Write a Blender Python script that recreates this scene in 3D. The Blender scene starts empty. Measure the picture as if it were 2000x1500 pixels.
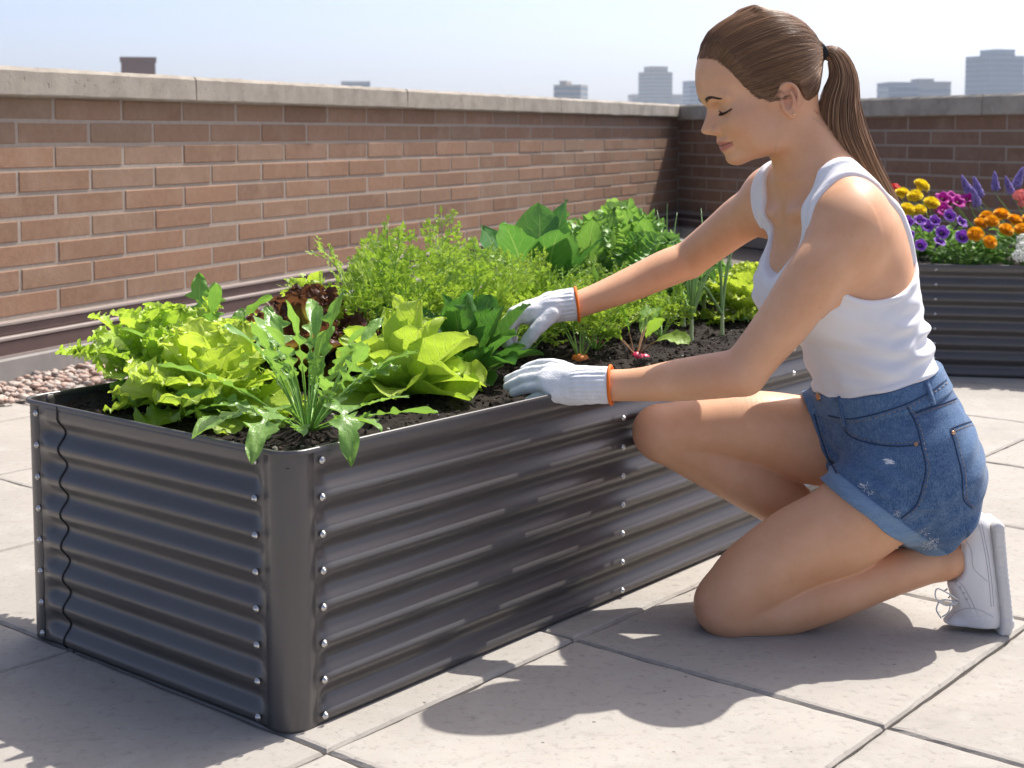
import bpy, math, random
import numpy as np
from mathutils import Vector, Matrix
from mathutils.bvhtree import BVHTree

rng = np.random.default_rng(7)
random.seed(7)
SC = bpy.context.scene
COL = SC.collection

# ---------------------------------------------------------------- the camera's measured numbers
CAM_H, FPX, PITCH, SHIFT = 0.85, 2810.6, 0.092, -231.64
_c, _s = math.cos(PITCH), math.sin(PITCH)
def ray(px, py):
    a = (px - 1000) / FPX; b = (750 + SHIFT - py) / FPX
    return np.array([a, _c + b * _s, -_s + b * _c])
def at_z(px, py, z=0.0):
    r = ray(px, py); t = (z - CAM_H) / r[2]
    return np.array([0, 0, CAM_H]) + t * r
def at_y(px, py, y):
    r = ray(px, py); t = y / r[1]
    return np.array([0, 0, CAM_H]) + t * r

# the bed's frame: corner, long direction U, short direction V
_A = 0.6914
BED_U = np.array([math.sin(_A), math.cos(_A), 0.0]); BED_V = np.array([-math.cos(_A), math.sin(_A), 0.0])
BED_C = np.array([-0.3119, 1.9647, 0.0]); BED_H, BED_W, BED_L = 0.4087, 0.6561, 2.03
def bed(u, v, z=0.0):
    p = BED_C + BED_U * u + BED_V * v
    return np.array([p[0], p[1], z])

# ---------------------------------------------------------------- mesh helpers
class MB:
    """collects verts, faces, uvs and a per-vertex tint; builds ONE mesh object"""
    def __init__(self):
        self.v = []; self.f = []; self.t = []; self.uv = []; self.n = 0
    def add(self, v, f, tint=0.5, uv=None):
        v = np.asarray(v, float).reshape(-1, 3)
        self.v.append(v)
        n = self.n
        if isinstance(f, np.ndarray): self.f.extend((f + n).tolist())
        else: self.f.extend([[i + n for i in q] for q in f])
        self.t.append(np.broadcast_to(np.asarray(tint, float), (len(v),)).copy())
        self.uv.append(np.zeros((len(v), 2)) if uv is None else np.asarray(uv, float))
        self.n += len(v)
    def box(self, c, h, R=None, tint=0.5, bev=0.0):
        c = np.asarray(c, float); h = np.asarray(h, float)
        if bev <= 0:
            v = np.array([[x, y, z] for x in (-1, 1) for y in (-1, 1) for z in (-1, 1)], float) * h
            f = [[0, 1, 3, 2], [4, 6, 7, 5], [0, 4, 5, 1], [2, 3, 7, 6], [0, 2, 6, 4], [1, 5, 7, 3]]
        else:
            v = []; idx = {}
            for x in (-1, 1):
                for y in (-1, 1):
                    for z in (-1, 1):
                        s = np.array([x, y, z], float)
                        for a in range(3):
                            p = s * (h - bev); p[a] = s[a] * h[a]
                            idx[(x, y, z, a)] = len(v); v.append(p)
            f = []
            for a in range(3):
                b, c2 = [(1, 2), (2, 0), (0, 1)][a]
                for sgn in (-1, 1):
                    q = []
                    for (i, j) in ((-1, -1), (1, -1), (1, 1), (-1, 1)):
                        k = [0, 0, 0]; k[a] = sgn; k[b] = i; k[c2] = j
                        q.append(idx[(k[0], k[1], k[2], a)])
                    f.append(q if sgn > 0 else q[::-1])
                for i in (-1, 1):
                    for j in (-1, 1):
                        k0 = [0, 0, 0]; k1 = [0, 0, 0]
                        k0[a] = -1; k1[a] = 1; k0[b] = k1[b] = i; k0[c2] = k1[c2] = j
                        q = [idx[(*k0, b)], idx[(*k1, b)], idx[(*k1, c2)], idx[(*k0, c2)]]
                        f.append(q if i * j < 0 else q[::-1])
            for x in (-1, 1):
                for y in (-1, 1):
                    for z in (-1, 1):
                        q = [idx[(x, y, z, 0)], idx[(x, y, z, 1)], idx[(x, y, z, 2)]]
                        f.append(q if x * y * z > 0 else q[::-1])
            v = np.array(v)
        if R is not None: v = v @ np.asarray(R, float).T
        self.add(v + c, f, tint)
    def grid(self, P, tint=0.5, uv=None, flip=False, close_u=False):
        """P: (n,m,3)"""
        P = np.asarray(P, float); n, m = P.shape[:2]
        i, j = np.meshgrid(np.arange(n if close_u else n - 1), np.arange(m - 1), indexing='ij')
        i2 = (i + 1) % n
        q = np.stack([i * m + j, i2 * m + j, i2 * m + j + 1, i * m + j + 1], -1).reshape(-1, 4)
        if flip: q = q[:, ::-1]
        t = tint if np.ndim(tint) == 0 else np.asarray(tint).reshape(-1)
        self.add(P.reshape(-1, 3), q, t, None if uv is None else np.asarray(uv).reshape(-1, 2))
    def tube(self, P, r, sides=6, tint=0.5, cap=True, uvv=None):
        P = np.asarray(P, float); n = len(P)
        r = np.broadcast_to(np.asarray(r, float), (n,))
        T = np.gradient(P, axis=0); T /= np.linalg.norm(T, axis=1)[:, None] + 1e-12
        ref = np.array([0, 0, 1.0]) if abs(T[0][2]) < 0.9 else np.array([1.0, 0, 0])
        N = np.zeros_like(P); x = np.cross(T[0], ref); x /= np.linalg.norm(x)
        for k in range(n):
            x = x - T[k] * (x @ T[k]); x /= np.linalg.norm(x) + 1e-12; N[k] = x
        B = np.cross(T, N)
        a = np.linspace(0, 2 * np.pi, sides, endpoint=False)
        G = P[:, None] + r[:, None, None] * (np.cos(a)[None, :, None] * N[:, None] + np.sin(a)[None, :, None] * B[:, None])
        i, j = np.meshgrid(np.arange(n - 1), np.arange(sides), indexing='ij'); j2 = (j + 1) % sides
        q = np.stack([i * sides + j, i * sides + j2, (i + 1) * sides + j2, (i + 1) * sides + j], -1).reshape(-1, 4).tolist()
        if cap: q += [list(range(sides))[::-1], [(n - 1) * sides + k for k in range(sides)]]
        uv = np.stack([np.repeat(np.linspace(0, 1, n), sides), np.zeros(n * sides)], -1)
        self.add(G.reshape(-1, 3), q, tint, uv)
    def lathe(self, c, prof, sides=16, R=None, tint=0.5):
        a = np.linspace(0, 2 * np.pi, sides, endpoint=False)
        G = np.array([[[r * math.cos(t), r * math.sin(t), z] for t in a] for r, z in prof])
        v = G.reshape(-1, 3)
        if R is not None: v = v @ np.asarray(R).T
        n = len(prof)
        f = [[i * sides + j, i * sides + (j + 1) % sides, (i + 1) * sides + (j + 1) % sides, (i + 1) * sides + j] for i in range(n - 1) for j in range(sides)]
        self.add(v + np.asarray(c, float), f, tint)
    def build(self, name, mat, parent=None, smooth=True, loc=None):
        V = np.concatenate(self.v) if self.v else np.zeros((0, 3))
        if loc is not None: V = V - np.asarray(loc, float)
        me = bpy.data.meshes.new(name)
        me.from_pydata(V, [], self.f)
        at = me.attributes.new('tint', 'FLOAT', 'POINT'); at.data.foreach_set('value', np.concatenate(self.t).astype(np.float32))
        UV = np.concatenate(self.uv)
        ul = me.uv_layers.new(name='UVMap')
        li = np.zeros(len(me.loops), np.int32); me.loops.foreach_get('vertex_index', li)
        ul.data.foreach_set('uv', UV[li].astype(np.float32).ravel())
        me.polygons.foreach_set('use_smooth', [bool(smooth)] * len(me.polygons))
        me.materials.append(mat)
        return link(name, me, parent, loc)

def link(name, me, parent=None, loc=None):
    o = bpy.data.objects.new(name, me); COL.objects.link(o)
    if loc is not None: o.location = Vector(loc)
    if parent is not None:
        o.parent = parent
        o.matrix_parent_inverse = Matrix.Translation(-Vector(parent.location)) if parent.type == 'EMPTY' and not parent.rotation_euler.z else Matrix()
    return o
def tag(o, label=None, cat=None, group=None, kind=None):
    if label: o['label'] = label
    if cat: o['category'] = cat
    if group: o['group'] = group
    if kind: o['kind'] = kind
    return o
def empty(name, loc=(0, 0, 0), label=None, cat=None, group=None):
    o = bpy.data.objects.new(name, None); COL.objects.link(o); o.location = Vector(loc)
    o.empty_display_size = 0.05
    return tag(o, label, cat, group)
def copy_thing(o, loc, rz=None, label=None, group=None, scale=None):
    r = o.copy(); COL.objects.link(r); r.location = Vector(loc)
    if rz is not None: r.rotation_euler = (0, 0, rz)
    if scale is not None: r.scale = (scale,) * 3
    if label: r['label'] = label
    if group: r['group'] = group
    for ch in o.children:
        c = ch.copy(); COL.objects.link(c); c.parent = r
        for g in ch.children:
            d = g.copy(); COL.objects.link(d); d.parent = c
    return r
def rot_to(n):
    """rotation whose z axis is n"""
    n = np.asarray(n, float); n = n / np.linalg.norm(n)
    a = np.array([0, 0, 1.0]) if abs(n[2]) < 0.9 else np.array([1.0, 0, 0])
    x = np.cross(a, n); x /= np.linalg.norm(x); y = np.cross(n, x)
    return np.stack([x, y, n], 1)
def sstep(a, b, x):
    t = np.clip((np.asarray(x, float) - a) / (b - a), 0, 1); return t * t * (3 - 2 * t)

def cat(P, u):
    """Catmull-Rom"""
    P = np.asarray(P, float); n = len(P); i = min(int(u), n - 2); t = u - i
    p0 = P[i - 1] if i > 0 else 2 * P[0] - P[1]; p1 = P[i]; p2 = P[i + 1]; p3 = P[i + 2] if i + 2 < n else 2 * P[-1] - P[-2]
    return .5 * (2 * p1 + (p2 - p0) * t + (2 * p0 - 5 * p1 + 4 * p2 - p3) * t * t + (3 * p1 - p0 - 3 * p2 + p3) * t ** 3)
def poly(pts, n):
    return np.array([cat(np.array(pts, float), u) for u in np.linspace(0, len(pts) - 1, n)])
def pp(px, py, Y): return at_y(px, py, Y)

# ---------------------------------------------------------------- material helper
class NT:
    def __init__(self, name):
        self.m = bpy.data.materials.new(name); self.m.use_nodes = True
        self.t = self.m.node_tree; self.t.nodes.clear()
    def n(self, typ, **kw):
        nd = self.t.nodes.new(typ)
        ins = kw.pop('ins', {})
        for k, v in kw.items(): setattr(nd, k, v)
        for k, v in ins.items():
            if hasattr(v, 'is_output') or isinstance(v, bpy.types.NodeSocket): self.t.links.new(v, nd.inputs[k])
            else: nd.inputs[k].default_value = v
        return nd
    def coord(self, which='Object', scale=None):
        o = self.n('ShaderNodeTexCoord').outputs[which]
        if scale is None: return o
        return self.n('ShaderNodeMapping', ins={'Vector': o, 'Scale': scale}).outputs[0]
    def noise(self, vec, scale, detail=4, rough=0.55, out='Fac'):
        return self.n('ShaderNodeTexNoise', ins={'Vector': vec, 'Scale': scale, 'Detail': detail, 'Roughness': rough}).outputs[out]
    def ramp(self, fac, stops, interp='LINEAR'):
        r = self.n('ShaderNodeValToRGB', ins={'Fac': fac}); cr = r.color_ramp; cr.interpolation = interp
        while len(cr.elements) > 1: cr.elements.remove(cr.elements[-1])
        cr.elements[0].position = stops[0][0]; cr.elements[0].color = c4(stops[0][1])
        for p, c in stops[1:]:
            e = cr.elements.new(p); e.color = c4(c)
        return r.outputs['Color']
    def mix(self, fac, a, b, mode='MIX'):
        nd = self.n('ShaderNodeMix', data_type='RGBA', blend_type=mode)
        for sock, v in ((nd.inputs[0], fac), (nd.inputs[6], a), (nd.inputs[7], b)):
            if isinstance(v, bpy.types.NodeSocket): self.t.links.new(v, sock)
            else: sock.default_value = v if isinstance(v, (int, float)) else c4(v)
        return nd.outputs[2]
    def math(self, op, a, b=0.0, c=None):
        nd = self.n('ShaderNodeMath', operation=op)
        for i, v in enumerate((a, b) if c is None else (a, b, c)):
            if isinstance(v, bpy.types.NodeSocket): self.t.links.new(v, nd.inputs[i])
            else: nd.inputs[i].default_value = v
        return nd.outputs[0]
    def bump(self, h, strength=0.3, dist=0.002, normal=None):
        ins = {'Height': h, 'Strength': strength, 'Distance': dist}
        if normal is not None: ins['Normal'] = normal
        return self.n('ShaderNodeBump', ins=ins).outputs[0]
    def attr(self, name, out='Fac'):
        return self.n('ShaderNodeAttribute', attribute_name=name).outputs[out]
    def uv(self):
        s = self.n('ShaderNodeSeparateXYZ', ins={'Vector': self.n('ShaderNodeTexCoord').outputs['UV']})
        return s.outputs[0], s.outputs[1]
    def pbsdf(self, **kw):
        ins = {}
        for k, v in kw.items():
            k2 = {'base': 'Base Color', 'rough': 'Roughness', 'metal': 'Metallic', 'normal': 'Normal', 'spec': 'Specular IOR Level', 'sss': 'Subsurface Weight',
                  'sssr': 'Subsurface Radius', 'ssss': 'Subsurface Scale', 'coat': 'Coat Weight', 'coatr': 'Coat Roughness', 'sheen': 'Sheen Weight', 'aniso': 'Anisotropic'}.get(k, k)
            if k2 in ('Base Color',) and not isinstance(v, bpy.types.NodeSocket): v = c4(v)
            ins[k2] = v
        return self.n('ShaderNodeBsdfPrincipled', ins=ins)
    def out(self, sh):
        self.n('ShaderNodeOutputMaterial', ins={'Surface': sh if isinstance(sh, bpy.types.NodeSocket) else sh.outputs[0]})
        return self.m
def c4(c):
    return (c[0], c[1], c[2], 1.0) if len(c) == 3 else tuple(c)
def simple(name, base, rough=0.5, metal=0.0, vary=0.12, nscale=40, bump=0.0, bscale=300, **kw):
    t = NT(name); v = t.coord()
    n = t.noise(v, nscale)
    col = t.mix(n, tuple(x * (1 - vary) for x in base), tuple(min(1, x * (1 + vary)) for x in base))
    args = dict(base=col, rough=rough, metal=metal, **kw)
    if bump: args['normal'] = t.bump(t.noise(v, bscale, 3), bump, 0.001)
    return t.out(t.pbsdf(**args))
SKY_STR, SUN_STR, EXPOSURE, HAZE = .145, 3.45, .95, .00028
# ================================================================ SETTING
# ---- paving of the roof terrace
def mat_paver():
    t = NT('concrete_paver'); v = t.coord()
    big = t.noise(v, 2.3, 5, .6); fine = t.noise(v, 60, 6, .7); grit = t.noise(v, 420, 2, .5); mid = t.noise(v, 14, 5, .65)
    base = t.mix(t.attr('tint'), (.335, .308, .272), (.40, .369, .328))
    base = t.mix(t.ramp(big, [(.35, (0, 0, 0)), (.7, (1, 1, 1))]), base, t.mix(.55, base, (.25, .233, .21)))
    base = t.mix(t.ramp(mid, [(.52, (0, 0, 0)), (.72, (.55, .55, .55))]), base, (.40, .377, .345))
    base = t.mix(t.ramp(fine, [(.30, (.7, .7, .7)), (.46, (0, 0, 0))]), base, (.215, .2, .18))
    vor = t.n('ShaderNodeTexVoronoi', ins={'Vector': v, 'Scale': 26.0, 'Randomness': 1.0}).outputs['Distance']
    pit = t.ramp(vor, [(.05, (1, 1, 1)), (.085, (0, 0, 0))])
    gate = t.ramp(t.noise(v, 9, 3), [(.46, (0, 0, 0)), (.56, (1, 1, 1))])
    pits = t.math('MULTIPLY', pit, gate)
    base = t.mix(pits, base, (.16, .145, .13))
    st = t.noise(t.coord(scale=(1.0, 3.2, 1.0)), 5.5, 6, .75)
    base = t.mix(t.ramp(st, [(.57, (0, 0, 0)), (.70, (.6, .6, .6))]), base, (.235, .218, .196))
    h = t.math('ADD', t.math('MULTIPLY', fine, .7), t.math('MULTIPLY', grit, .45)); h = t.math('SUBTRACT', h, t.math('MULTIPLY', pits, 1.2))
    return t.out(t.pbsdf(base=base, rough=.85, spec=.3, normal=t.bump(h, .55, .0016)))
M_PAVER = mat_paver()
M_JOINT = simple('joint_sand', (.15, .13, .11), .95, vary=.35, nscale=60, bump=.6, bscale=250)
us = [-1.72, -1.145, -.575, 0, .567, 1.15, 1.73, 2.3, 2.87, 3.44, 4.0, 4.57, 5.14, 5.7]
vs = [-1.83, -1.23, -.632, -.072, .54, 1.145, 1.75, 2.35, 2.95]
left_a = np.array([-1.757, 4.88]); left_b = np.array([1.356, 11.801]); right_c = np.array([2.928, 8.285])
mb = MB()
GAP = .0030
def paver_grid(us, vs):
    for i in range(len(us) - 1):
        for j in range(len(vs) - 1):
            u0, u1, v0, v1 = us[i] + GAP * rng.uniform(.5, 1.3), us[i + 1] - GAP * rng.uniform(.5, 1.3), vs[j] + GAP * rng.uniform(.5, 1.3), vs[j + 1] - GAP * rng.uniform(.5, 1.3)
            # ring outline, wobbly worn edge
            n = 26
            def side(a, b): return [np.array(a) + (np.array(b) - np.array(a)) * k / n for k in range(n)]
            ring = np.array(side((u0, v0), (u1, v0)) + side((u1, v0), (u1, v1)) + side((u1, v1), (u0, v1)) + side((u0, v1), (u0, v0)))
            c = ring.mean(0); m = len(ring)
            wob = np.convolve(np.r_[rng.normal(0, 1, m)], [.25, .5, .25], 'same') * .0011
            dirv = (c - ring) / np.linalg.norm(c - ring, axis=1)[:, None]
            r0 = ring + dirv * np.abs(wob)[:, None]
            dz = rng.uniform(-.0012, .0012); tilt = rng.normal(0, .0012, 2)
            ins = (.0035 + np.abs(wob) * 2.0)
            def P(rr, z):
                return np.array([bed(q[0], q[1], z + dz + tilt @ (q - c)) for q in rr])
            r1 = r0 + dirv * ins[:, None]; r2 = r0 + dirv * (ins * 2.6)[:, None]
            V = np.concatenate([P(r0, -.05), P(r0, -.006), P(r1, -.0015), P(r2, 0)])
            F = []
            for k in range(3):
                for a in range(m):
                    b = (a + 1) % m; F.append([k * m + a, k * m + b, (k + 1) * m + b, (k + 1) * m + a])
            F.append([3 * m + a for a in range(m)])
            mb.add(V, F, rng.uniform(0, 1))
paver_grid(us, vs)
paver = mb.build('pavement', M_PAVER, smooth=False); tag(paver, 'pale square concrete slabs of the roof terrace', 'paving', kind='structure')
mb = MB(); 
q = [bed(-2.5, -2.6, -.012), bed(9, -2.6, -.012), bed(9, 4.2, -.012), bed(-2.5, 4.2, -.012)]
mb.add(q, [[0, 1, 2, 3]]); o = mb.build('ground', M_JOINT); tag(o, 'dark sand bed showing in the joints between the slabs', 'ground', kind='structure')

# ---- brick parapets
def mat_brick(name, a, b, c):
    t = NT(name); v = t.coord()
    base = t.ramp(t.attr('tint'), [(0, a), (.5, b), (1, c)])
    n = t.noise(v, 35, 6, .7); n2 = t.noise(v, 7, 4); n3 = t.noise(v, 160, 4, .7)
    base = t.mix(t.ramp(n, [(.35, (.5, .5, .5)), (.6, (0, 0, 0))]), base, t.mix(1.0, base, (.72, .7, .68), 'MULTIPLY'))
    base = t.mix(t.ramp(n2, [(.5, (0, 0, 0)), (.75, (.4, .4, .4))]), base, (.36, .255, .185))
    return t.out(t.pbsdf(base=base, rough=.85, spec=.3, normal=t.bump(t.math('ADD', n3, n), .5, .003)))
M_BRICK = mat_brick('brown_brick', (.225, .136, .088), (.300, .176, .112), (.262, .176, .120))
M_BRICK_DARK = mat_brick('brown_brick_dark', (.205, .122, .082), (.26, .152, .100), (.22, .145, .104))  # same brown brick in darker tones, for the right parapet
M_MORTAR = simple('mortar', (.33, .275, .225), .95, vary=.25, nscale=60, bump=.6, bscale=260)
def mat_coping():
    t = NT('cast_stone'); v = t.coord()
    n = t.noise(v, 9, 6, .65); f = t.noise(v, 110, 4, .7); g = t.noise(v, 45, 3, .6)
    base = t.mix(t.attr('tint'), (.36, .32, .265), (.43, .385, .325))
    base = t.mix(t.ramp(n, [(.4, (0, 0, 0)), (.68, (.7, .7, .7))]), base, (.245, .215, .175))
    pit = t.ramp(g, [(.28, (1, 1, 1)), (.38, (0, 0, 0))])
    base = t.mix(t.math('MULTIPLY', pit, t.ramp(n, [(.42, (0, 0, 0)), (.5, (.8, .8, .8))])), base, (.20, .18, .15))
    return t.out(t.pbsdf(base=base, rough=.9, spec=.25, normal=t.bump(t.math('SUBTRACT', f, pit), .5, .003)))
M_COPING = mat_coping()
def brick_wall(name, p, q, z0, z1, pitch_l, pitch_h, offs, inward, mat, label, thick=.22):
    """p,q plan points of the inner face; inward = unit normal to the terrace"""
    d = (q - p) / np.linalg.norm(q - p); L = np.linalg.norm(q - p); n = inward
    R = np.array([[d[0], n[0], 0], [d[1], n[1], 0], [0, 0, 1.0]])
    root = empty(name, (p[0], p[1], 0), label, 'brick wall')
    def W(s, k, z): return np.array([p[0] + d[0] * s + n[0] * k, p[1] + d[1] * s + n[1] * k, z])
    m = MB(); m.box(W(L / 2, -thick / 2 - .0025, (z0 + z1) / 2), (L / 2, thick / 2, (z1 - z0) / 2), R)
    m.build('mortar_core', M_MORTAR, root, smooth=False)
    m = MB(); j = .0055
    row = 0; z = z1
    while z > z0 + .01:
        zb = max(z - pitch_h, z0); h = z - zb
        s = -(offs + (row % 2) * .5) % 1 * pitch_l - pitch_l
        while s < L:
            a, b = max(s + j + rng.uniform(-.003, .003), 0), min(s + pitch_l - j + rng.uniform(-.003, .003), L)
            if b - a > .02 and h > .03:
                k = rng.uniform(-.0015, .0015)
                m.box(W((a + b) / 2, -.04 + k, (z + zb) / 2), ((b - a) / 2, .04, h / 2 - j), R, rng.uniform(0, 1), bev=.004)
            s += pitch_l
        z = zb; row += 1
    m.build('brickwork', mat, root, smooth=False)
    return root, W, R, L
dl = (left_b - left_a) / np.linalg.norm(left_b - left_a); nl = np.array([dl[1], -dl[0]])
left0 = left_a - dl * 1.6
lw, LW, LR, LL = brick_wall('brick_wall', left0, left_b + dl * .0, .205, .976, .371, .0849, (1.6 + .197) / .371 % 1 + .03, nl, M_BRICK,
    'long sunlit brown brick parapet with pale stone coping behind the vegetable bed')
dr = (right_c - left_b) / np.linalg.norm(right_c - left_b); nr = np.array([dr[1], -dr[0]])
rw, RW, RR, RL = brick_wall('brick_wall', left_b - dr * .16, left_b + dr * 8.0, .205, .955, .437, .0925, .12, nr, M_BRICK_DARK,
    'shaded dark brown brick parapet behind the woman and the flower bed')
def coping(W, R, cuts, z0, z1, root, thick=.22, over=.042):
    for a, b in zip(cuts[:-1], cuts[1:]):
        m = MB(); c = W((a + b) / 2, 0, 0)
        # sloped slab with a chamfered nose, subdivided along its length so the edge is not ruler straight
        n = 40; ss = np.linspace(a + .004, b - .004, n)
        prof = [(over - .004, z0), (over, z0 + .006), (over, z1 - .014), (over - .012, z1), (-thick - .04, z1 + .004), (-thick - .05, z1 - .01), (-thick - .05, z0)]
        G = np.array([[W(s, k + rng.normal(0, .0012), z + rng.normal(0, .0009)) for k, z in prof + prof[:1]] for s in ss])
        G[:, -1] = G[:, 0]
        m.grid(G, rng.uniform(0, 1))
        nf = len(prof) + 1
        m.add(G[0, :-1], [list(range(nf - 1))[::-1]], .5); m.add(G[-1, :-1], [list(range(nf - 1))], .5)
        m.build('coping_stone', M_COPING, root, smooth=False)
coping(LW, LR, [0, 1.6 + 1.084, 1.6 + 2.875, 1.6 + 4.97, LL - .05], .976, 1.075, lw)
coping(RW, RR, [.10, 1.86, 3.72, 5.66, 8.1], .955, 1.075, rw)
# metal flashing and concrete upstand at the foot of both walls
M_FLASH = simple('brown_flashing', (.125, .082, .075), .45, metal=.25, vary=.2, nscale=14)
M_LEDGE = simple('pale_drip_edge', (.30, .25, .225), .5, vary=.15, nscale=14)
M_CURB = simple('upstand_concrete', (.27, .25, .23), .9, vary=.25, nscale=9, bump=.5, bscale=150)
for (W, R, L, root) in ((LW, LR, LL, lw), (RW, RR, RL, rw)):
    m = MB(); m.box(W(L / 2, .005, .042), (L / 2, .075, .047), R, bev=.006); m.build('upstand', M_CURB, root, smooth=False)
    m = MB(); m.box(W(L / 2, .0, .118), (L / 2, .062, .028), R, bev=.004); m.box(W(L / 2, 0, .178), (L / 2, .040, .018), R, bev=.004)
    m.build('flashing', M_FLASH, root, smooth=False)
    m = MB(); m.box(W(L / 2, 0, .0935), (L / 2, .068, .004), R); m.box(W(L / 2, 0, .1535), (L / 2, .066, .006), R, bev=.002); m.box(W(L / 2, 0, .2005), (L / 2, .046, .004), R)
    m.build('drip_edge', M_LEDGE, root, smooth=False)
# gravel strip along the left wall
def mat_pebble():
    t = NT('pebble'); base = t.ramp(t.attr('tint'), [(0, (.30, .18, .14)), (.35, (.42, .31, .25)), (.7, (.50, .43, .37)), (1, (.24, .20, .18))])
    return t.out(t.pbsdf(base=base, rough=.8, normal=t.bump(t.noise(t.coord(), 150, 3), .3, .002)))

import bmesh as _bmesh
_bm = _bmesh.new(); _bmesh.ops.create_icosphere(_bm, subdivisions=1, radius=1)
ICO_V = np.array([v.co[:] for v in _bm.verts]); ICO_F = [[v.index for v in f.verts] for f in _bm.faces]; _bm.free()
m = MB()
for k in range(2600):
    s = rng.uniform(0, 4.6); kk = rng.uniform(.085, .36)
    a = rng.uniform(.009, .020, 3); a[2] *= .65
    th = rng.uniform(0, 6.28); Rz = np.array([[math.cos(th), -math.sin(th), 0], [math.sin(th), math.cos(th), 0], [0, 0, 1]])
    m.add((ICO_V * (a * (1 + rng.normal(0, .08, (len(ICO_V), 1))))) @ Rz.T + LW(s, kk, rng.uniform(.006, .022)), ICO_F, rng.uniform(0, 1))
o = m.build('gravel', mat_pebble()); tag(o, 'strip of pinkish pebbles along the foot of the sunlit brick wall', 'gravel', kind='stuff')

# ---- the city beyond and below the roof
M_CITY = simple('city_ground', (.16, .16, .155), .95, vary=.4, nscale=.02)
m = MB(); m.add([[-6000, -400, -32], [6000, -400, -32], [6000, 7000, -32], [-6000, 7000, -32]], [[0, 1, 2, 3]])
o = m.build('city_ground', M_CITY); tag(o, 'low city ground far below the roof terrace', 'ground', kind='structure')
def mat_facade(name, wallc, glassc):
    t = NT(name); base = t.mix(t.noise(t.coord(), .15), tuple(x * .85 for x in wallc), tuple(x * 1.1 for x in wallc))
    return t.out(t.pbsdf(base=base, rough=.8)), simple(name + '_glass', glassc, .15, vary=.4, nscale=.3)
def building(name, px0, px1, ytop, Y, depth, rz, wallc, glassc, label, floors=None, steps=(), rel=.55):
    xa = at_y(px0, 200, Y)[0]; xb = at_y(px1, 200, Y)[0]; zt = at_y((px0 + px1) / 2, ytop, Y)[2]
    cx = (xa + xb) / 2; w = (xb - xa)
    root = empty(name, (cx, Y + depth / 2, -32), label, 'building')
    mw, mg = mat_facade(name + '_wall', wallc, glassc)
    ca, sa = math.cos(rz), math.sin(rz); R = np.array([[ca, -sa, 0], [sa, ca, 0], [0, 0, 1]])
    m = MB(); blocks = [(0, w, depth, zt)] + [(dx * w, ww * w, depth * .7, at_y((px0 + px1) / 2, yt, Y)[2]) for dx, ww, yt in steps]
    fr = MB()
    for dx, ww, dd, z1 in blocks:
        hw, hd = ww / 2, dd / 2
        m.box(np.array([cx, Y + depth / 2, 0]) + R @ np.array([dx, 0, (z1 - 32) / 2]), (hw, hd, (z1 + 32) / 2), R)
        fr.box(np.array([cx, Y + depth / 2, 0]) + R @ np.array([dx, 0, z1 + .4]), (hw + .25, hd + .25, .5), R)
        fh = 3.6; nfl = int((z1 + 32) / fh)
        for fl in range(max(0, nfl - 13), nfl):
            z = -32 + fl * fh + 1.9
            if z + 1.5 > z1: continue
            g = MB()
            g.box(np.array([cx, Y + depth / 2, 0]) + R @ np.array([dx, 0, z]), (hw + .10, hd + .10, 1.0 * (.5 + rel)), R, rng.uniform(0, 1))
            g.build('window_band', mg, root, smooth=False)
    m.build('wall', mw, root, smooth=False); fr.build('roof', mw, root, smooth=False)
    return root
building('brick_tower', 231, 296, 119, 330, 7.5, .25, (.23, .13, .10), (.10, .10, .11), 'brown brick block top peeping over the left coping', rel=.25)
building('office_block', 664, 720, 161, 1150, 24, .1, (.35, .33, .30), (.15, .2, .25), 'pale low roofline just showing above the long sunlit coping')
building('office_block', 1089, 1143, 168, 1000, 20, -.3, (.36, .32, .27), (.12, .18, .24), 'small pale block with a rooftop stub left of the grey tower', steps=[(-.2, .25, 160)])
building('tower_block', 1258, 1306, 142, 1400, 24, .45, (.26, .23, .20), (.08, .13, .19), 'tall grey tower with a stepped crown beside her forehead', steps=[(0.02, .7, 131)])
building('office_block', 1232, 1340, 186, 1500, 30, 0.05, (.32, .28, .24), (.15, .2, .25), 'low pale roofs at the foot of the grey tower')
building('glass_building', 1342, 1400, 160, 1200, 20, .2, (.20, .26, .33), (.07, .14, .22), 'blue glass block half hidden behind her face')
building('glass_building', 1733, 1792, 163, 900, 24, .06, (.22, .27, .33), (.06, .13, .20), 'low blue glass block next to her ponytail')
building('office_block', 1790, 1855, 162, 930, 22, .06, (.30, .30, .31), (.12, .18, .25), 'wide pale block with a rooftop shed right of the low glass block', steps=[(-.2, .45, 156)])
building('glass_building', 1910, 1995, 111, 1050, 26, .35, (.17, .23, .30), (.05, .11, .18), 'tall blue glass tower over the shaded coping', steps=[(.06, .52, 98)], rel=.85)
building('office_block', 1996, 2060, 148, 1300, 26, .1, (.32, .32, .33), (.1, .15, .2), 'pale block cut by the frame beside the tall glass tower')
# ---- the city air: far towers fade towards the sky
t = NT('haze_air')
vol = t.n('ShaderNodeVolumePrincipled', ins={'Color': (.80, .88, .96, 1), 'Density': HAZE, 'Anisotropy': .2})
t.n('ShaderNodeOutputMaterial', ins={'Volume': vol.outputs[0]})
m = MB(); m.box((0, 1500, 36), (2500, 1900, 69.5)); o = m.build('haze', t.m, smooth=False); tag(o, 'pale summer haze over the roof and the city', 'haze', kind='stuff')
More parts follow.
